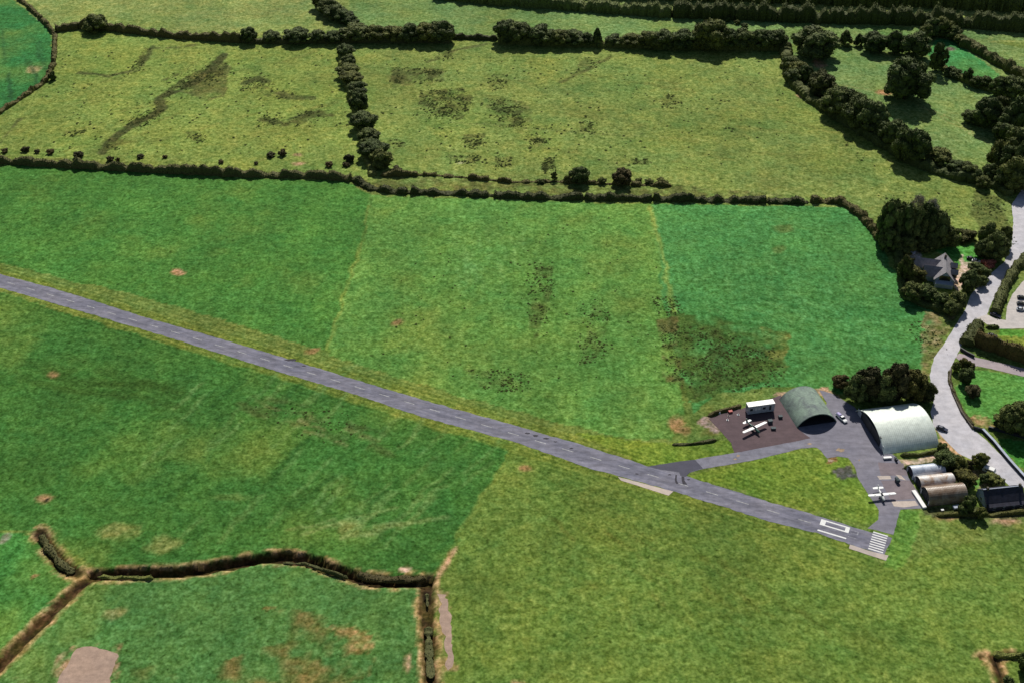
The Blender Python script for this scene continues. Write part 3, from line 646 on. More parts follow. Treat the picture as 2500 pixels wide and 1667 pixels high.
row('in the row behind the triangular pasture', 'trees behind the triangular pasture', [(2065,74,114,44,'cone'),(2097,83,114,30,'cone'),(2136,80,130,58),(2188,79,134,46),(2235,80,142,64,'dome')])
row('in the clump below the top belt at right', 'trees in the clump below the top belt', [(2263,62,98,34),(2280,46,92,44),(2303,43,92,46),(2328,64,98,36),(2345,84,108,30)])
row('standing alone near the pond paddock', None, [(2293,108,178,40,'column')])
row('standing alone in the pasture at right, the largest crown', None, [(2217,144,252,104,'dome')])
row('in the upper line left of the pasture', 'trees in the upper pasture line', [(1930,138,176,44),(1950,150,192,46),(1938,170,206,40),(1968,160,205,36),(2006,174,238,66,'round','leaf_olive'),(2030,216,252,44)], order='far')
row('in the big diagonal line beside the pasture', 'trees in the diagonal line', [(2048,216,288,76),(2080,222,290,64),(2096,240,318,70),(2126,246,330,78),(2150,290,342,52),(2180,293,362,60),(2212,318,398,58),(2240,320,402,62),(2292,361,408,58),(2336,392,430,46),(2362,396,436,46)], order='far')
row('in the gap at the end of the diagonal line', 'trees in the gap by the pasture corner', [(2386,414,446,30),(2418,400,442,36),(2400,430,462,34)])
row('along the low paddock hedge at upper right', 'trees along the paddock hedge', [(2328,168,190,42,'bush'),(2366,168,204,26,'column'),(2386,187,216,32),(2408,187,218,34)])
row('in the wood at the upper right edge', 'trees in the wood at the right edge', [(2440,190,238,44),(2472,188,244,60),(2374,268,304,44),(2412,240,316,62),(2442,236,300,52,'round','leaf_olive'),(2466,262,330,66),(2496,236,330,60),(2452,300,350,52),(2488,312,396,70)])
row('in the wood above the road bend', 'trees in the wood above the road', [(2440,346,414,46),(2462,356,430,62),(2498,350,440,50),(2455,410,462,44),(2484,386,468,76,'dome')])
row('in the dividing hedge between the two meadows', 'trees in the dividing hedge', [(843,108,142,44),(852,135,168,36),(848,160,186,50),(858,178,208,50),(872,199,236,48),(876,226,276,46),(888,273,322,60),(900,314,352,52),(912,342,392,64),(930,366,414,50)], order='far')
row('standing on the double hedge right of centre', 'two isolated trees on the double hedge', [(1415,407,452,46),(1520,412,456,46,'round','leaf_brown')])
row('beside two isolated trees on the double hedge', None, [(1353,420,442,16,'column')], name='shrub')
row('in the grove behind the grey-roofed house', 'trees in the grove behind the house', [(2180,490,600,58),(2208,500,604,56),(2236,505,600,54),(2262,500,598,50),(2290,520,606,56),(2318,552,608,48),(2172,556,615,44),(2210,575,622,48),(2256,580,616,44)], 'dome')
row('rising pale above the grove behind the house', 'bare trees above the grove', [(2240,477,545,40),(2276,486,545,34)], 'sparse', 'leaf_grey')
row('between the bare field corner and the road', 'trees beside the road at the garden', [(2414,546,606,44),(2455,553,604,30),(2436,570,642,56),(2400,584,632,38)])
row('beside the road garden entrance', 'pale bushes by the road garden', [(2364,562,590,46),(2346,578,598,26)], 'bush', 'leaf_olive', 'bush')
row('in front of the grey-roofed house', 'trees in front of the house', [(2212,625,690,34,'round','leaf_olive'),(2234,650,702,48,'round','leaf_olive'),(2226,690,740,48),(2262,694,738,46),(2298,714,752,38),(2338,712,758,44),(2325,735,775,36)])
row('between the grey-roofed house and the road', 'trees between house and road', [(2368,662,716,44),(2382,640,668,34),(2404,652,682,30),(2396,672,702,30)])
row('beside the road east of the house', None, [(2415,635,656,34,'bush','leaf_red')], name='bush')
row('behind the pale hangar', 'trees behind the pale hangar', [(2054,912,952,42,'round','leaf_brown'),(2095,915,985,54),(2122,898,984,66,'round','leaf_brown'),(2155,915,990,60),(2190,887,984,72,'round','leaf_brown'),(2232,905,985,66,'round','leaf_olive'),(2262,930,985,46,'round','leaf_olive')])
row('around the rusty sheds', 'trees around the sheds', [(2312,1098,1152,56),(2345,1114,1158,36),(2366,1122,1150,24,'round','leaf_brown'),(2356,1144,1192,52,'round','leaf_olive'),(2395,1104,1144,38),(2428,1156,1186,38),(2405,1154,1180,26),(2334,1172,1196,26,'round','leaf_olive')])
row('in front of the slate-roofed cottage', 'trees in front of the slate cottage', [(2368,1209,1254,34),(2397,1238,1268,26),(2350,1232,1258,24)])
row('by the driveway gate', 'trees by the driveway gate', [(2336,882,908,20),(2356,874,904,26,'round','leaf_olive'),(2361,898,940,36),(2372,886,908,20,'round','leaf_olive')])
row('on the lawn beside the driveway', None, [(2377,938,970,37,'round','leaf_brown')], shrink=0)
row('at the right edge below the lawn', 'trees at the right edge below the lawn', [(2452,1008,1054,48),(2480,980,1062,72),(2510,990,1070,60)])
row('growing against the corner of the pale hangar', None, [(2302,1080,1108,26,'bush')], name='bush')
row('in the bottom right corner', 'trees in the bottom right corner', [(2506,1592,1640,36),(2462,1648,1672,24,'bush')])
row('on the far left boundary corner', None, [(128,176,200,18,'bush')], name='bush')
row('on the grass strip above the long left hedge', 'low bushes above the long left hedge',
    [(12,363,374,18),(62,358,374,20),(90,365,376,14),(122,365,378,20),(190,371,386,24),(268,381,396,18),(288,385,396,11),(342,377,388,17),(402,379,388,12),(540,391,400,14)], 'bush', 'leaf_brown', 'bush')
row('on the rough ground near the hedge junction', 'low bushes near the hedge junction', [(690,365,384,21),(660,373,384,21),(625,396,402,12),(803,396,408,21),(852,377,400,24),(845,398,408,17),(968,407,420,23)], 'bush', 'leaf_brown', 'bush')
row('on the meadow edge right of the isolated trees', 'low bushes right of the isolated trees', [(1560,435,450,18),(1585,437,452,21),(1615,435,455,28),(1385,429,448,17),(1470,433,452,21),(1320,439,448,18)], 'bush', 'leaf', 'bush')
row('at the top of the far right pasture edge', 'small bushes above the long far hedge', [(1778,43,56,14),(1800,49,62,15),(1818,57,70,17)], 'bush', 'leaf', 'bush')

def hedge(pts, width, height, label, mat='hedge', name='hedge', seed=1, dens=9, cs=.42, gaps=0, px=True, rough=.35, z0=-.05, group=None):
    w = [at(*p) if px else Vector(p) for p in pts]; r = random.Random(seed); mb = MB(); path = []
    for a, b2 in zip(w[:-1], w[1:]):
        k = max(1, int((b2 - a).length / 1.0))
        path += [a.lerp(b2, j / k) for j in range(k)]
    path.append(w[-1]); c0 = path[len(path) // 2].copy(); c0.z = 0
    secs = []; n = len(path)
    for i, p in enumerate(path):
        d = (path[min(i + 1, n - 1)] - path[max(i - 1, 0)]).normalized(); nr = Vector((-d.y, d.x, 0))
        o = p * .11 + Vector((seed * 3.1, 0, 0))
        hv = height * (1 + rough * 1.5 * mnoise.noise(o) + rough * 1.5 * mnoise.noise(o * 2.3) + rough * .3 * mnoise.noise(o * 8)); wv_ = width / 2 * (1 + .5 * mnoise.noise(o * 1.7 + Vector((9, 9, 9))) + .45 * mnoise.noise(o * 5 + Vector((9, 0, 9))))
        if gaps and mnoise.noise(o * 1.3 + Vector((0, 7, 3))) > gaps: hv *= .25; wv_ *= .5
        if i in (0, n - 1): hv *= .3; wv_ *= .3
        hv = max(hv, .15); q = p - c0; sec = []
        for t in (-1, -.95, -.6, 0, .6, .95, 1):
            zz = {1: 0, .95: .62, .6: .92, 0: 1.0}[abs(t)] * hv
            j = mnoise.noise_vector((p + nr * t * 3) * .9 + Vector((0, 0, zz))) * .35 * min(1, height / 2)
            sec.append(q + nr * t * wv_ + Vector((j.x, j.y, zz + (j.z if zz else z0))))
        secs.append(sec)
        for _ in range(int(dens * (hv + wv_) / 2)):
            t = r.uniform(-1, 1); ang = t * math.pi / 2; 
            pp = q + nr * math.sin(ang) * wv_ * r.uniform(.85, 1.15) + Vector((0, 0, math.cos(ang) ** .6 * hv * r.uniform(.8, 1.15))) + d * r.uniform(-.5, .5)
            card(mb, pp, (nr * math.sin(ang) + Vector((0, 0, math.cos(ang)))), cs * r.uniform(.5, 1.3), r)
    mb.loft(secs, True, True, closed=False)
    o = mb.build(name, M[mat]); o.location = c0
    return tag(o, label, 'hedge', group)
hedge([(-300,372),(-100,388),(0,397),(130,405),(330,417),(600,430),(760,432),(860,440)], 3.8, 3.7, 'long dark hedge between the meadow and the green field at left', seed=2, rough=.45)
hedge([(862,438),(905,462),(960,470),(1100,474),(1300,484),(1500,487),(1750,491),(1975,495)], 4.2, 2.5, 'long dark hedge along the top of the bright green fields', seed=3, rough=.7, gaps=.42)
hedge([(1978,494),(1998,492),(2050,495),(2070,505),(2105,530),(2130,560),(2150,590)], 4.5, 3.0, 'curved hedge at the corner of the bright green field', seed=4, rough=.5)
hedge([(930,430),(1050,428),(1150,436),(1250,446),(1350,444),(1480,450),(1640,455)], 2.8, 1.8, 'thin broken upper hedge parallel to the double hedge', seed=5, gaps=.12, rough=.6)
hedge([(135,78),(200,68),(270,74),(400,90),(590,104)], 4.5, 4.5, 'low far hedge running from the top left corner', seed=6, dens=5, rough=.4)
hedge([(590,104),(700,106),(860,104),(1100,104)], 4, 3.0, 'low hedge beneath the far trees left of centre', seed=7, dens=5)
hedge([(1100,94),(1160,96),(1215,98)], 3.5, 3.0, 'short low hedge closing the gap in the far tree line', seed=8, dens=5)
hedge([(1215,106),(1400,112),(1600,118),(1920,122)], 5, 4.5, 'hedge beneath the long far tree line', mat='leaf', seed=9, dens=5, rough=.5)
hedge([(25,-20),(70,18),(112,58),(135,88),(134,120),(130,160),(112,200),(60,236),(0,276),(-80,330)], 3.0, 2.0, 'thin curved boundary hedge round the green field at top left', seed=10, dens=5, rough=.6)
hedge([(1060,-8),(1200,8),(1400,22),(1640,40)], 9, 7, 'dark thick hedge along the top edge at centre', mat='leaf', seed=11, dens=7, cs=.55)
hedge([(1640,38),(1800,44),(2000,52),(2280,58),(2500,74),(2700,86)], 10, 9.5, 'tall dark hedge belt across the upper right', mat='leaf', seed=12, dens=7, cs=.55)
hedge([(1250,-30),(1600,-8),(2000,4),(2300,14),(2520,24),(2800,30)], 14, 13, 'tallest dark tree belt along the very top edge', mat='leaf', seed=13, dens=6, cs=.9)
hedge([(2340,112),(2370,118),(2420,148),(2470,176),(2540,206)], 7, 5, 'broad trimmed hedge beside the narrow green paddock', mat='leaf_olive', seed=14, dens=5, cs=.5)
hedge([(2300,168),(2330,188),(2380,212),(2440,226)], 4, 2.8, 'low hedge along the lower side of the narrow paddock', mat='leaf', seed=15, dens=5)
hedge([(832,128),(846,200),(868,260),(884,330),(905,400),(910,432)], 5, 2.5, 'low hedge beneath the row dividing the two meadows', mat='leaf', seed=16, dens=5)
hedge([(1918,120),(1920,160),(1936,206),(1985,250),(2050,290)], 7, 4, 'undergrowth hedge beneath the upper pasture line', mat='leaf', seed=17, dens=5)
hedge([(2040,288),(2140,346),(2240,404),(2330,434),(2420,450)], 7, 4.5, 'undergrowth hedge beneath the big diagonal tree line', mat='leaf', seed=18, dens=5)
hedge([(2400,445),(2440,460),(2465,480)], 5, 3, 'dark undergrowth hedge by the wood above the road', mat='leaf', seed=19)
hedge([(2188,610),(2198,655),(2206,720),(2250,745),(2300,760),(2338,768)], 4, 3, 'dark garden hedge between the bright field and the house', mat='leaf', seed=20)
hedge([(2520,618),(2480,655),(2452,704),(2436,745),(2428,770)], 4.6, 3.2, 'clipped olive hedge between the road and the car park', mat='leaf_olive', seed=21, rough=.12)
hedge([(2388,794),(2372,826),(2356,846)], 6.5, 4, 'clipped olive box hedge at the road junction', mat='leaf_olive', seed=22, rough=.1)
hedge([(2374,838),(2440,862),(2520,888),(2620,915)], 4.0, 7.0, 'tall brown-topped hedge casting a black shadow over the driveway', mat='leaf_brown', seed=23, rough=.08)
hedge([(2406,800),(2440,800)], 1.6, 1.4, 'short low hedge at the yard edge beside parked cars', mat='leaf', seed=24, rough=.2)
hedge([(2318,905),(2318,930),(2326,955),(2348,1003),(2376,1043)], 1.5, 1.1, 'low scrubby hedge on the roadside wall by the lawn', mat='leaf_brown', seed=25, dens=8, cs=.3)
hedge([(2400,1162),(2430,1176),(2452,1188)], 3.5, 2.6, 'dark hedge between the road and the slate cottage garden', mat='leaf', seed=26)
hedge([(2198,1112),(2240,1112),(2296,1102)], 1.8, 1.2, 'mossy scrub at the foot of the pale hangar', mat='leaf_olive', seed=27, cs=.25)
hedge([(2206,1143),(2240,1139),(2296,1128)], 1.0, 1.4, 'low dark hedge behind the zinc shed', mat='leaf', seed=28, cs=.25)
hedge([(1640,1085),(1690,1084),(1750,1074)], 1.3, .7, 'low dark weeds at the mown grass edge left of the apron', seed=29, cs=.25)
hedge([(1728,1016),(1760,1004),(1790,997),(1810,990)], 1.6, 1.2, 'brown weeds along the back of the maroon apron', mat='leaf_brown', seed=30, cs=.25)
hedge([(100,1308),(118,1338),(150,1380),(180,1398)], 3.2, 1.1, 'dark scrub filling the ditch at far left', seed=31, rough=.5)
hedge([(238,1408),(300,1410),(375,1412)], 1.5, .8, 'low dark scrub bank below the left ditch junction', mat='leaf', seed=32, rough=.9, gaps=.12, cs=.3)
hedge([(690,1374),(745,1376),(800,1396),(850,1412)], 1.3, .7, 'narrow olive scrub on the lower bank of the winding ditch', seed=33, rough=.9, gaps=.12, cs=.3)
hedge([(870,1404),(900,1412),(960,1416),(1040,1412)], 2.6, 1.2, 'dark brown scrub at the right end of the winding ditch', mat='leaf_brown', seed=34, rough=.5)
hedge([(1042,1448),(1044,1480)], 2.0, .6, 'small dark scrub at the head of the bottom centre ditch', seed=35, rough=.9, gaps=.12, cs=.3)
hedge([(1046,1530),(1048,1600),(1052,1655)], 2.8, .6, 'dark olive scrub in the bottom centre ditch', seed=36, rough=.9, gaps=.12, cs=.3)
hedge([(2425,1600),(2470,1602),(2540,1602)], 2.0, 1.4, 'dark hedge in the bottom right corner', mat='leaf', seed=37)
hedge([(2285,1258),(2340,1256),(2420,1258),(2520,1248)], 1.6, 1.0, 'weeds along the bank below the slate cottage', mat='leaf_olive', seed=38, cs=.3)

# rushes: countless tufts, one object
rr = random.Random(99); mb = MB()
for pts, n, a in RUSH:
    w = [at(*p) for p in pts]; x0 = min(p.x for p in w); x1 = max(p.x for p in w); y0 = min(p.y for p in w); y1 = max(p.y for p in w)
    def ins(x, y):
        res = False; j = len(w) - 1
        for i in range(len(w)):
            if (w[i].y > y) != (w[j].y > y) and x < (w[j].x - w[i].x) * (y - w[i].y) / (w[j].y - w[i].y) + w[i].x: res = not res
            j = i
        return res
    k = 0; tries = 0
    while k < n * 1.25 and tries < n * 16:
        tries += 1; x = rr.uniform(x0, x1); y = rr.uniform(y0, y1)
        if mnoise.noise(Vector((x, y, 0)) * .16) + mnoise.noise(Vector((x, y, 9)) * .05) < rr.uniform(-.55, .35): continue
        if not ins(x + rr.gauss(0, 4), y + rr.gauss(0, 6)): continue
        k += 1; s = rr.choice((.3, .4, .55, .85)) * rr.uniform(.6, 1.2) * (1.0 if y > 560 else .72); h = s * rr.uniform(.28, .5)
        for t in range(9):
            an_ = t * .7 + rr.uniform(0, .5); d = Vector((math.cos(an_), math.sin(an_), 0)); e = Vector((-d.y, d.x, 0))
            c = Vector((x, y, .01)); mb.add([c - e * s * .4, c + e * s * .4 + Vector((0, 0, h * .5)), c + d * s * rr.uniform(.8, 1.5) + Vector((0, 0, h * rr.uniform(.2, 1)))], [(0, 1, 2)])
ru = mb.build('rushes', simple('rush', (.065, .085, .022), .95, .05, .4, .3, col2=(.028, .042, .010))); ru['kind'] = 'stuff'

# ------------------------------------------------------------------ buildings
def frame(FL, ang): return Matrix.Translation(Vector((FL[0], FL[1], 0))) @ Matrix.Rotation(ang, 4, 'Z')
def arch_pts(w, h, n=28, t=0):
    """circular-segment arch in the local y-z plane from y=0 to y=w, rise h"""
    R = (w * w / 4 + h * h) / (2 * h); cy = w / 2; cz = h - R; a = math.asin(min(1, (w / 2) / R))
    if h > w / 2: a = math.pi - a
    R -= t
    return [(cy + R * math.sin(-a + 2 * a * i / n), max(0, cz + R * math.cos(-a + 2 * a * i / n))) for i in range(n + 1)]
def shell(mb, w, h, L_, t=.15, rib=.05, pitch=.9, n=28):
    """arched sheet roof along local x, with shallow corrugation"""
    O = arch_pts(w, h, n); In = arch_pts(w, h, n, t); k = int(L_ / pitch * 2); secs = []
    for i in range(k + 1):
        x = L_ * i / k; e = rib if i % 2 else 0
        secs.append([(x, w / 2 + (y - w / 2) * (1 + e / w * 2), z * (1 + e / h)) for y, z in O] + [(x, y, z) for y, z in In[::-1]])
    mb.loft(secs, True, True)
def endwall(w, h, x, t=.12, n=28, hole=None):
    mb = MB(); A = arch_pts(w, h, n, .16)
    a = [(x, y, z) for y, z in A]; b2 = [(x + t, y, z) for y, z in A]
    mb.loft([a, b2], True, True); return mb

# green hangar: axis runs away from the camera
GF = at(1945, 1043); gw, gh, gl = 17.6, 5.6, 18.5
gx = Vector((math.cos(math.radians(10)), math.sin(math.radians(10)), 0))
GH = empty('hangar', (GF.x, GF.y, 0), 0, 'weathered green arched hangar with open black mouth beside the maroon apron', 'hangar')
# local: width axis -> x, length axis -> y ; shell() is along x, so rotate by 90 degrees about Z
RM = Matrix.Rotation(math.radians(12.5), 4, 'Z') @ Matrix(((0, 1, 0, 0), (1, 0, 0, 0), (0, 0, 1, 0), (0, 0, 0, 1)))
def addM(mb, M_):
    mb.v = [tuple(M_ @ Vector(p)) for p in mb.v]; mb.f = [f[::-1] for f in mb.f]; return mb
mb = MB(); shell(mb, gw, gh, gl, .2, .05); addM(mb, RM).build('roof', M['green_roof'], GH)
addM(endwall(gw, gh, gl - .3), RM).build('end_wall', M['black_in'], GH)
mb = MB(); A = arch_pts(gw, gh, 28, -.08); B = arch_pts(gw, gh, 28, .30)
mb.loft([[(-.12, y, z) for y, z in A] + [(-.12, y, z) for y, z in B[::-1]], [(.05, y, z) for y, z in A] + [(.05, y, z) for y, z in B[::-1]]]); addM(mb, RM).build('front_rim', M['green_roof'], GH)
mb = MB(); mb.box(0.1, gl - .4, .4, gw - .4, .0, .075); addM(mb, RM).build('floor', M['darkwall'], GH)

# pale hangar
bw, bh, bl, ba = 27.6, 6.6, 24.0, math.radians(11)
BF = at(2157, 1109)
BH = empty('hangar', (BF.x, BF.y, 0), ba, 'large pale arched hangar between the apron and the road', 'hangar')
mb = MB(); shell(mb, bw, bh, bl, .2, .04, .8, 36); mb.build('roof', M['light_roof'], BH)
mb = endwall(bw, bh, .5, n=36); mb.build('end_wall', M['black_in'], BH)
mb = endwall(bw, bh, bl - .6, n=36); mb.build('end_wall', M['white_panel'], BH)
for y0, y1, z1 in ((1.6, 4.6, 2.6), (23.0, 26.0, 2.6)):
    mb = MB(); mb.bbox(.30, .48, y0, y1, 0, z1, .02); mb.build('side_panel', M['white_panel'], BH)
for k in range(4):
    mb = MB(); y0 = 4.8 + k * 4.3; mb.bbox(.2 + .12 * (k % 2), .3 + .12 * (k % 2), y0, y0 + 4.35, .05, 4.5, .02)
    for j in range(5): mb.box(.16 + .12 * (k % 2), .2 + .12 * (k % 2), y0 + .4 + j * .85, y0 + .47 + j * .85, .1, 4.4)
    mb.build('sliding_door', M['dark_metal'], BH)
mb = MB(); mb.box(.1, .5, 4.4, 22.4, 4.53, 4.75); mb.build('door_track', M['dark_metal'], BH)

def nissen(FL, ang, w, h, l, mat, label):
    o = empty('shed', (FL.x, FL.y, 0), ang, label, 'shed', 'arched sheds beside the slate cottage')
    mb = MB(); shell(mb, w, h, l, .12, .05, .6, 20); mb.build('roof', M[mat], o)
    endwall(w, h, .35, .1, 20).build('end_wall', M['darkwall'], o); endwall(w, h, l - .4, .1, 20).build('end_wall', M['darkwall'], o)
    mb = MB(); mb.bbox(.24, .33, w / 2 - 1.1, w / 2 + 1.1, 0, h * .72, .02); mb.box(.2, .24, w / 2 - .03, w / 2 + .03, .05, h * .7); mb.build('door', M['black_in'], o)
    for y0 in (.15, w - .75):
        mb = MB(); mb.bbox(.05, .3, y0, y0 + .6, 0, h * .45, .02); mb.build('gable_post', M['white_panel'], o)
    return o
sa = math.radians(8.5)
nissen(at(2227, 1171), sa, 5.6, 3.9, 13.5, 'zinc', 'zinc-grey arched shed nearest the pale hangar')
nissen(at(2247, 1200), sa, 6.2, 4.3, 14.0, 'rust_white', 'rust and white arched shed between the zinc and brown sheds')
nissen(at(2266, 1236), sa, 7.8, 5.3, 15.5, 'rust', 'rusty brown arched shed, largest and nearest of three')

def gable(mb, x0, x1, y0, y1, ze, zr, ov=.35, along='x', t=.18):
    """two roof slopes, ridge along x or y, each a slab with thickness"""
    if along == 'x':
        ym = (y0 + y1) / 2; k = (zr - ze) / (ym - y0); e = ze - ov * k
        for ya, yb in ((y0 - ov, ym), (y1 + ov, ym)):
            mb.loft([[(x, ya, e), (x, yb, zr), (x, yb, zr - t), (x, ya, e - t)] for x in (x0 - ov, x1 + ov)])
    else:
        xm = (x0 + x1) / 2; k = (zr - ze) / (xm - x0); e = ze - ov * k
        for xa, xb in ((x0 - ov, xm), (x1 + ov, xm)):
            mb.loft([[(xa, y, e), (xb, y, zr), (xb, y, zr - t), (xa, y, e - t)] for y in (y0 - ov, y1 + ov)])
def gwalls(mb, x0, x1, y0, y1, ze, zr, along='x'):
    ze -= .2; zr -= .2
    if along == 'x':
        ym = (y0 + y1) / 2; mb.loft([[(x, y0, 0), (x, y1, 0), (x, y1, ze), (x, ym, zr), (x, y0, ze)] for x in (x0, x1)])
    else:
        xm = (x0 + x1) / 2; mb.loft([[(x0, y, 0), (x1, y, 0), (x1, y, ze), (xm, y, zr), (x0, y, ze)] for y in (y0, y1)])
def part(name, mat, par, fn, smooth=False):
    mb = MB(); fn(mb); return mb.build(name, M[mat], par, smooth)
# slate cottage
CF = at(2404, 1240); CO = empty('cottage', (CF.x, CF.y, 0), math.radians(8), 'long dark slate-roofed cottage with pale gable beside the road corner', 'house')
cl, cw, ce, cr = 15.2, 7.6, 3.0, 6.2
part('walls', 'render', CO, lambda m: gwalls(m, 0, cl, 0, cw, ce, cr))
rf = part('roof', 'slate', CO, lambda m: gable(m, 0, cl, 0, cw, ce, cr))
for x in (1.0, cl - 1.2): part('chimney', 'stone', rf, lambda m: (m.bbox(x, x + .8, cw / 2 - .45, cw / 2 + .45, cr - .8, cr + 1.0, .05)))
part('ridge_cap', 'bluewall', rf, lambda m: m.box(-.3, cl + .3, cw / 2 - .14, cw / 2 + .14, cr - .02, cr + .1))
part('skylight', 'glass', rf, lambda m: m.loft([[(6.5, 1.6, ce + .82 * 1.6 + .1), (6.5, 2.3, ce + .82 * 2.3 + .16), (6.5, 2.3, ce + .82 * 2.3 - .05), (6.5, 1.6, ce + .82 * 1.6 - .05)], [(7.3, 1.6, ce + .82 * 1.6 + .1), (7.3, 2.3, ce + .82 * 2.3 + .16), (7.3, 2.3, ce + .82 * 2.3 - .05), (7.3, 1.6, ce + .82 * 1.6 - .05)]]))
part('lean_to', 'slate', CO, lambda m: m.loft([[(x, -1.9, 2.0), (x, -.4, 2.6), (x, -.4, 0), (x, -1.9, 0)] for x in (.3, cl - .3)]))
for x in (2.2, 6, 10, 13): 
    wn_ = part('window', 'glass', CO, lambda m: m.box(x, x + .9, -2.0, -1.88, .8, 1.7)); part('frame', 'white_metal', wn_, lambda m: (m.box(x - .06, x + .96, -2.03, -1.9, .7, .8), m.box(x - .06, x + .96, -2.03, -1.9, 1.7, 1.78)))
wn_ = part('window', 'glass', CO, lambda m: m.box(-.06, .04, 3.3, 4.3, 1.0, 2.2)); part('frame', 'white_metal', wn_, lambda m: (m.box(-.09, .02, 3.2, 4.4, .9, 1.0), m.box(-.09, .02, 3.2, 4.4, 2.2, 2.3)))
# house
HF = at(2322, 701); HO = empty('house', (HF.x, HF.y, 0), math.radians(-14), 'grey-roofed house with several gables and dormers among trees', 'house')
hp = lambda n, m_, f, p=None: part(n, m_, p or HO, f)
hp('walls', 'render', lambda m: gwalls(m, -8.2, 0.8, 0, 17, 3.4, 8.0, 'y'))
hr = hp('roof', 'slate2', lambda m: gable(m, -8.2, .8, 0, 17, 3.4, 8.0, .4, 'y'))
hp('wing_walls', 'render', lambda m: gwalls(m, -16.5, -4, 9.5, 16.0, 3.2, 6.4, 'x'))
hp('wing_roof', 'slate2', lambda m: gable(m, -17.0, -4, 9.5, 16.0, 3.2, 6.4, .35, 'x'))
hp('side_walls', 'render', lambda m: gwalls(m, -13.0, -4, 2.4, 8.8, 3.2, 6.9, 'x'))
hp('side_roof', 'slate2', lambda m: gable(m, -13.2, -4, 2.4, 8.8, 3.2, 6.9, .35, 'x'))
def hd(y):
    d = hp('dormer', 'slate2', lambda m: gable(m, -.9, 2.0, y, y + 3.0, 5.6, 7.2, .25, 'x'), hr); part('dormer_glass', 'glass', hr, lambda m: m.loft([[(x, y + .2, 3.2), (x, y + 2.8, 3.2), (x, y + 2.8, 5.4), (x, y + 1.5, 6.6), (x, y + .2, 5.4)] for x in (-.8, 1.9)]))
hd(3.0); hd(9.0)
hp('gable_window', 'glass', lambda m: m.box(-6.2, -1.2, -.12, .06, 3.0, 5.6))
wn_ = hp('window', 'glass', lambda m: m.box(-7.2, -4.6, -.12, .06, .7, 2.2)); part('frame', 'white_metal', wn_, lambda m: (m.box(-7.3, -4.5, -.15, .05, .58, .7), m.box(-7.3, -4.5, -.15, .05, 2.2, 2.3)))
hp('door', 'dark_metal', lambda m: m.bbox(-3.2, -2.1, -.1, .05, 0, 2.1, .02)); part('chimney', 'stone', hr, lambda m: m.bbox(-4.3, -3.3, 12.5, 13.5, 7.2, 9.4, .05))
hp('conservatory', 'bluewall', lambda m: m.loft([[(x, -2.2, 0), (x, 0, 0), (x, 0, 2.7), (x, -2.2, 2.1)] for x in (-7.8, .4)]))

# walls
def wall(pts, th, h, mat, cap, label, name='wall', seed=0):
    w = [at(*p) for p in pts]; c0 = w[0].copy(); o = empty(name, c0, 0, label, 'wall')
    def run(mb, t, z0, z1):
        L1 = []; 
        for i, p in enumerate(w):
            d = (w[min(i + 1, len(w) - 1)] - w[max(i - 1, 0)]).normalized(); nr = Vector((-d.y, d.x, 0)) * t / 2; q = p - c0
            L1.append([q - nr + Vector((0, 0, z0)), q + nr + Vector((0, 0, z0)), q + nr + Vector((0, 0, z1)), q - nr + Vector((0, 0, z1))])
        mb.loft(L1)
    part('wall_body', mat, o, lambda m: run(m, th, -.1, h)); part('coping', cap, o, lambda m: run(m, th + .12, h + .003, h + .12))
    return o
wall([(2322,900),(2317,928),(2324,957),(2346,1006),(2374,1046)], .5, .9, 'stone', 'stone', 'rough stone roadside wall curving round the lawn', 'stone_wall')
wall([(2398,1052),(2425,1080),(2462,1125),(2510,1178),(2560,1225)], .9, 1.3, 'darkwall', 'bluewall', 'straight wall with pale blue top beside the road at right')
wall([(2376,1046),(2398,1052)], .6, 1.2, 'darkwall', 'darkwall', 'short dark wall joining the stone wall and the blue-topped wall')
wall([(2412,1046),(2455,1056),(2500,1069),(2560,1085)], .7, 1.2, 'darkwall', 'dark_metal', 'dark garden wall below the lawn at the right edge')
wall([(2344,854),(2360,864),(2378,873)], .4, 1.3, 'darkwall', 'dark_metal', 'short grey wall at the driveway entrance')
wall([(2214,612),(2222,655)], .25, 1.0, 'white_panel', 'white_metal', 'short white wall at the left side of the patio')
wall([(2229,1199),(2242,1218),(2257,1241)], 1.4, .7, 'white_metal', 'white_metal', 'thick low white wall in front of the brown shed')

# lorry trailer
TF = at(1825, 1013); TO = empty('trailer', (TF.x, TF.y, 0), math.radians(11.5), 'long white box trailer parked at the back of the maroon apron', 'trailer')
part('box_body', 'white_panel', TO, lambda m: m.bbox(0, 11.6, 0, 2.9, .35, 4.4, .05))
part('roof', 'white_metal', TO, lambda m: (m.bbox(-.06, 11.66, -.06, 2.96, 4.40, 4.52, .03), [m.box(.3 + k * .8, .36 + k * .8, .1, 2.8, 4.523, 4.56) for k in range(14)]))
part('chassis', 'dark_metal', TO, lambda m: (m.box(.2, 11.4, .5, .8, .15, .34), m.box(.2, 11.4, 2.1, 2.4, .15, .34), m.box(1.2, 1.4, .4, 2.5, 0, .14)))
for x in (8.2, 9.5):
    for y in (.15, 2.45): part('wheel', 'rubber', TO, lambda m: m.tube((x, y, .5), (x, y + .35, .5), .5, n=16))
for x, wd in ((.8, 1.2), (3.0, 1.0), (4.4, 1.0), (6.4, 1.2)): part('window', 'glass' if wd > 1 else 'white_metal', TO, lambda m: m.box(x, x + wd, -.03, .02, 2.1, 3.2))
part('door', 'dark_metal', TO, lambda m: m.bbox(9.2, 10.1, -.05, .03, 1.3, 3.6, .01)); part('vent', 'dark_metal', TO, lambda m: m.box(-.05, .02, 1.2, 2.0, 2.6, 3.6))

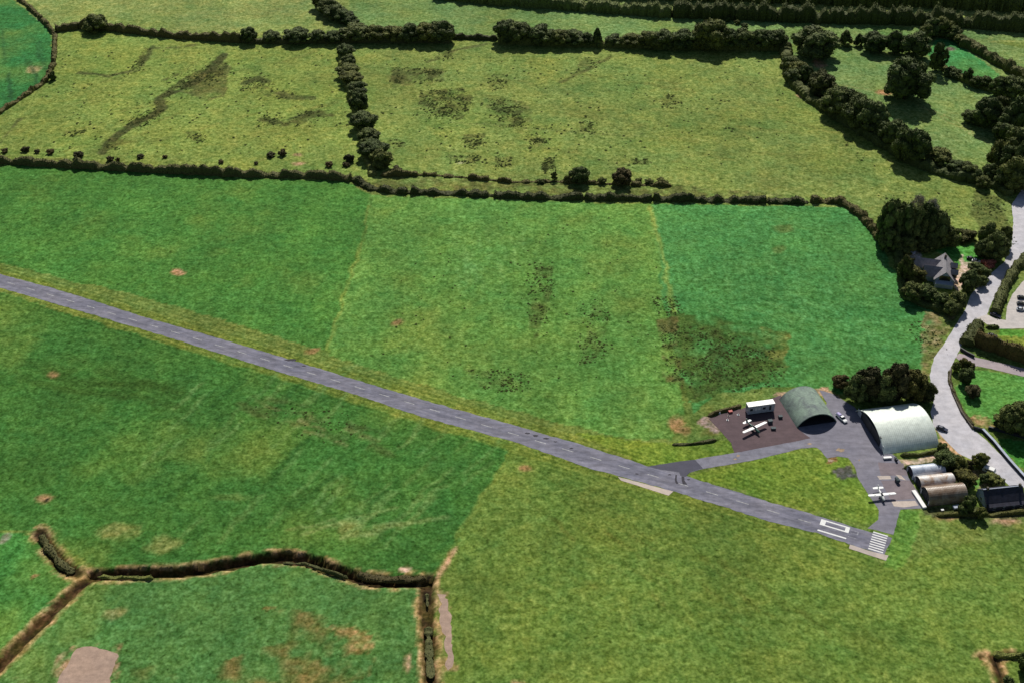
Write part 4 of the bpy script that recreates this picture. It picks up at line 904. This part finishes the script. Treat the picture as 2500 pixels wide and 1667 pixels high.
# aeroplanes
def ell(x, ry, rz, cz, n=14): return [(x, math.cos(t * 2 * math.pi / n) * ry, cz + math.sin(t * 2 * math.pi / n) * rz) for t in range(n)]
def aerofoil(c, th): return [(c * a, th * b_) for a, b_ in ((0, 0), (.04, .35), (.2, .62), (.45, .55), (.75, .28), (1, .02), (.75, -.08), (.4, -.22), (.15, -.32), (.03, -.2))]
def wing_m(m, x, z, span, chord, tip, th, dih=0, y0=0, sweep=0):
    secs = []
    for s in (-1, -.93, -.5, -.05, .05, .5, .93, 1):
        y = s * span / 2; ch = tip + (chord - tip) * (1 - abs(s)); ch *= .55 if abs(s) == 1 else 1
        secs.append([(x - a - (chord - ch) * .3, y, z + dih * abs(y) + b_) for a, b_ in aerofoil(ch, th)])
    m.loft(secs)
def plane(p, rz, label, high, span, length, matF, matW):
    o = empty('light_aircraft', (p.x, p.y, 0), rz, label, 'aeroplane'); k = length / 7.2
    F = [(3.3,.12,.12,1.25),(3.1,.38,.36,1.25),(2.3,.50,.48,1.25),(1.5,.56,.62,1.35),(.4,.56,.68,1.42),(-.6,.46,.52,1.35),(-2.2,.26,.30,1.38),(-3.6,.10,.16,1.45)]
    part('fuselage', matF, o, lambda m: m.loft([ell(x * k, a, c_, z) for x, a, c_, z in F]), True)
    zw = 1.72 if high else 1.0
    part('wing', matW, o, lambda m: wing_m(m, 1.3 * k, zw, span, 1.55, 1.25, .2, .03))
    part('tailplane', matW, o, lambda m: wing_m(m, -2.7 * k, 1.5, 4.2, 1.35, 1.0, .1))
    part('fin', matF if high else matW, o, lambda m: m.loft([[(x * k, y, z) for x, z in ((-2.5, 1.45), (-3.75, 1.45), (-3.95, 2.75), (-3.35, 2.75))] for y in (-.05, .05)]))
    part('canopy', 'glass', o, lambda m: m.loft([ell(x * k, a, c_, z) for x, a, c_, z in ((1.65,.2,.1,1.8),(1.2,.44,.36,1.78),(.3,.46,.36,1.84),(-.5,.2,.2,1.72))]), True)
    pr = part('propeller', 'dark_metal', o, lambda m: (m.bbox(3.34 * k, 3.40 * k, -.95, .95, 1.19, 1.31, .02), m.tube((3.25 * k, 0, 1.25), (3.6 * k, 0, 1.25), .16, .02)))
    for y in (-1.0, 1.0):
        g = part('landing_gear', matF, o, lambda m: m.tube((.9 * k, y * .45, 1.0), (.9 * k, y, .3), .07, .05)); part('tyre', 'rubber', g, lambda m: m.tube((.9 * k, y - .1, .3), (.9 * k, y + .1, .3), .3, n=14))
    g = part('landing_gear', matF, o, lambda m: m.tube((2.7 * k, 0, .95), (2.75 * k, 0, .25), .06, .05)); part('tyre', 'rubber', g, lambda m: m.tube((2.75 * k, -.08, .25), (2.75 * k, .08, .25), .25, n=14))
    if high:
        for y in (-1, 1): part('strut', matW, o, lambda m: m.tube((.7 * k, y * .5, 1.0), (.7 * k, y * span * .29, 2.2), .06))
    return o
pp = at(1838, 1048); plane(pp, math.radians(-58), 'white-winged aircraft with a green fuselage on the maroon apron', True, 12.6, 8.6, 'green_paint', 'white_metal')
pp = at(2150, 1212); plane(pp, math.radians(-83), 'all-white aircraft parked on the grey apron by the grass', True, 11.0, 7.4, 'white_metal', 'white_metal')

# cars
def car(p, rz, paint, label, kind='car', ln=4.3):
    o = empty('parked_car' if kind == 'car' else 'pickup_truck', (p.x, p.y, .03), rz, label, 'car' if kind == 'car' else 'pickup'); k = ln / 4.3; W = .86
    if kind == 'car':
        prof = [(-2.1,.35),(-2.12,.75),(-1.95,.98),(-1.3,1.02),(.85,.96),(1.9,.80),(2.12,.62),(2.1,.35)]
        top = [(-1.75,.99),(-1.25,1.42),(.15,1.46),(.95,.96)]
    else:
        prof = [(-2.1,.4),(-2.12,.95),(-.2,.98),(.9,1.02),(1.85,.92),(2.12,.72),(2.1,.4)]
        top = [(-.35,.98),(-.2,1.62),(.6,1.62),(1.1,1.0)]
    def body(m): m.loft([[(x * k, y * s, z if z < .5 else z) for x, z in prof] for y, s in ((-W, .97), (-W * .93, 1), (W * .93, 1), (W, .97))])
    part('body', paint, o, lambda m: m.loft([[(x * k * (.985 if abs(y) == W else 1), y, z - (.04 if abs(y) == W and z > .7 else 0)) for x, z in prof] for y in (-W, -W * .9, W * .9, W)]))
    part('windows', 'glass', o, lambda m: m.loft([[(x * k, y * (1 if z < 1.2 else .82), z) for x, z in top] for y in (-W * .93, W * .93)]))
    part('roof', paint, o, lambda m: m.bbox(top[1][0] * k + .12, top[2][0] * k - .05, -W * .76, W * .76, top[1][1] - .005, top[1][1] + .06, .02))
    for x in (-1.3, 1.35):
        for y in (-1, 1): part('wheel', 'rubber', o, lambda m: m.tube((x * k, y * .66, .32), (x * k, y * .90, .32), .32, n=14))
    for y in (-.6, .6): part('headlight', 'white_metal', o, lambda m: m.box(2.08 * k, 2.14 * k, y - .16, y + .16, .56, .68))
    if kind != 'car':
        part('load_bed', 'lilac', o, lambda m: (m.bbox(-2.05 * k, -.4 * k, -.78, .78, 1.0, 1.35, .04), m.bbox(-1.9 * k, -.6 * k, -.6, .6, 1.353, 1.6, .04)))
    return o
M['silver'] = simple('silver_paint', (.55, .58, .64), .35, .5, .1); M['navy'] = simple('navy_paint', (.035, .045, .09), .35, .5, .2)
M['black'] = simple('black_paint', (.02, .022, .028), .35, .5, .2); M['white_car'] = simple('white_car_paint', (.82, .84, .84), .35, .5, .08); M['lilac'] = simple('lilac_tarp', (.55, .5, .78), .8, .2, .15)
car(at(2054, 1022), math.radians(-64), 'white_car', 'white pickup with lilac load between the two big hangars', 'pickup', 6.2)
car(at(2299, 1048), math.radians(-35), 'navy', 'dark blue car parked on the road behind the pale hangar', ln=4.8)
car(at(2430, 772), math.radians(-40), 'navy', 'dark car with bright windscreen at the olive hedge end', ln=5.0)
car(at(2422, 822), math.radians(-18), 'black', 'black car beside the lawn hedge, upper of the pair')
car(at(2431, 832), math.radians(-18), 'navy', 'navy car beside the lawn hedge, lower of the pair')
car(at(2492, 758), math.radians(-8), 'silver', 'silver car nearest the yard entrance at the right edge')
car(at(2493, 744), math.radians(-8), 'black', 'black car in the middle of the three in the yard')
car(at(2494, 729), math.radians(-8), 'black', 'farthest black car of the three in the yard')
car(at(2370, 634), math.radians(-20), 'black', 'black car on the pale drive behind the house')
car(at(2383, 640), math.radians(-20), 'white_car', 'white car on the pale drive behind the house')

# small things on the aprons
def crate(p, rz, sx, sy, sz, mat, label, name='crate', cat='crate'):
    o = empty(name, (p.x, p.y, .05), rz, label, cat)
    part('box', mat, o, lambda m: m.bbox(-sx/2, sx/2, -sy/2, sy/2, .1, sz, .04)); part('lid', mat, o, lambda m: m.bbox(-sx/2-.05, sx/2+.05, -sy/2-.05, sy/2+.05, sz + .003, sz + .12, .03))
    part('pallet', 'brown', o, lambda m: [m.box(-sx/2, sx/2, -sy/2 + k * (sy - .12), -sy/2 + .12 + k * (sy - .12), 0, .097) for k in (0, .5, 1)])
    return o
M['grey_green'] = simple('grey_green_paint', (.09, .12, .13), .7, .3, .3); M['red'] = simple('red_paint', (.6, .12, .10), .6, .3, .2)
crate(at(1880, 1031), .2, 1.8, 1.4, 1.2, 'grey_green', 'grey-green crate left of its neighbour on the maroon apron')
crate(at(1905, 1019), .1, 1.6, 1.2, .9, 'grey_green', 'low dark crate on the maroon apron nearest the green hangar')
crate(at(1888, 1047), .0, 1.9, 1.2, .7, 'grey_green', 'flat dark crate lying on the edge of the maroon apron')
def cone(p, label, mat):
    o = empty('marker_cone', (p.x, p.y, .05), 0, label, 'marker', 'small markers on the maroon apron')
    part('base', mat, o, lambda m: m.bbox(-.45, .45, -.45, .45, 0, .1, .03)); part('cone', mat, o, lambda m: m.tube((0, 0, .1), (0, 0, .8), .38, .08, 12))
cone(at(1757, 1009), 'white marker at the back left of the maroon apron', 'white_metal'); cone(at(1779, 1015), 'pale pink marker between the red bin and the hindmost white marker', 'concrete')
cone(at(1776, 1025), 'white marker left of the green aircraft tail', 'white_metal'); cone(at(1802, 1012), 'white marker in front of the trailer left end', 'white_metal')
crate(at(1783, 1006), .3, 1.6, 1.1, .7, 'red', 'small red bin at the back of the maroon apron', 'bin', 'bin')
crate(at(2166, 1119), .1, 3.2, 1.0, .7, 'white_metal', 'long white box at the front corner of the pale hangar', 'storage_box', 'box')
def tank(p, rz, r_, l, mat, label):
    o = empty('fuel_tank', (p.x, p.y, .05), rz, label, 'tank')
    def sh(m):
        secs = [[(x, math.cos(t * .393) * q, r_ + .25 + math.sin(t * .393) * q) for t in range(16)] for x, q in ((-l/2 - .2, r_*.5), (-l/2, r_*.95), (-l/2 + .15, r_), (l/2 - .15, r_), (l/2, r_*.95), (l/2 + .2, r_*.5))]
        m.loft(secs)
    part('tank_shell', mat, o, sh, True)
    for x in (-l*.3, l*.3): part('cradle', 'dark_metal', o, lambda m: m.box(x - .1, x + .1, -r_*.8, r_*.8, 0, .5))
    part('filler', 'dark_metal', o, lambda m: m.tube((0, 0, 2*r_ + .2), (0, 0, 2*r_ + .5), .15))
tank(at(2190, 1175), math.radians(100), .75, 2.2, 'grey_green', 'dark green fuel tank on the worn tarmac by the zinc shed')
tank(at(2187, 1123), math.radians(95), .5, 1.8, 'dark_metal', 'dark upright-mounted tank beside the long white box')
# caravan and garden things near the cottage
def caravan(p, rz, label):
    o = empty('caravan', (p.x, p.y, 0), rz, label, 'caravan')
    part('body', 'white_metal', o, lambda m: m.loft([[(x, y, z) for x, z in ((-2.2,.5),(-2.4,1.2),(-2.1,2.4),(1.9,2.4),(2.5,1.3),(2.2,.5))] for y in (-1.05, 1.05)]))
    part('window', 'glass', o, lambda m: m.box(-1.4, .8, -1.08, -1.0, 1.3, 1.9))
    for y in (-.95, .95): part('wheel', 'rubber', o, lambda m: m.tube((0, y - .1, .33), (0, y + .1, .33), .33, n=14))
    part('tow_bar', 'dark_metal', o, lambda m: m.box(2.2, 3.4, -.05, .05, .4, .5))
caravan(at(2413, 1152), math.radians(-35), 'small white caravan between the roadside tree and the hedge')
crate(at(2334, 1240), .2, 2.4, 1.6, .9, 'bluewall', 'pale blue box in the black shadow below the brown shed', 'storage_box', 'box')
crate(at(2300, 1246), .2, 1.0, .8, .5, 'white_metal', 'small white box left of the pale blue box', 'storage_box', 'box')
crate(at(2224, 620), .2, 3.4, 2.0, 1.4, 'bluewall', 'pale blue box on the patio left of the house', 'storage_box', 'box')
def patio(p, label):
    o = empty('garden_table', (p.x, p.y, .02), 0, label, 'table')
    part('tabletop', 'brown', o, lambda m: m.tube((0, 0, .7), (0, 0, .76), 1.0, n=16)); part('pedestal', 'brown', o, lambda m: m.tube((0, 0, 0), (0, 0, .7), .2, .1))
patio(at(2235, 636), 'round brown garden table on the white patio left of the house')
print('objects', len(bpy.data.objects), 'ground verts', len(co))
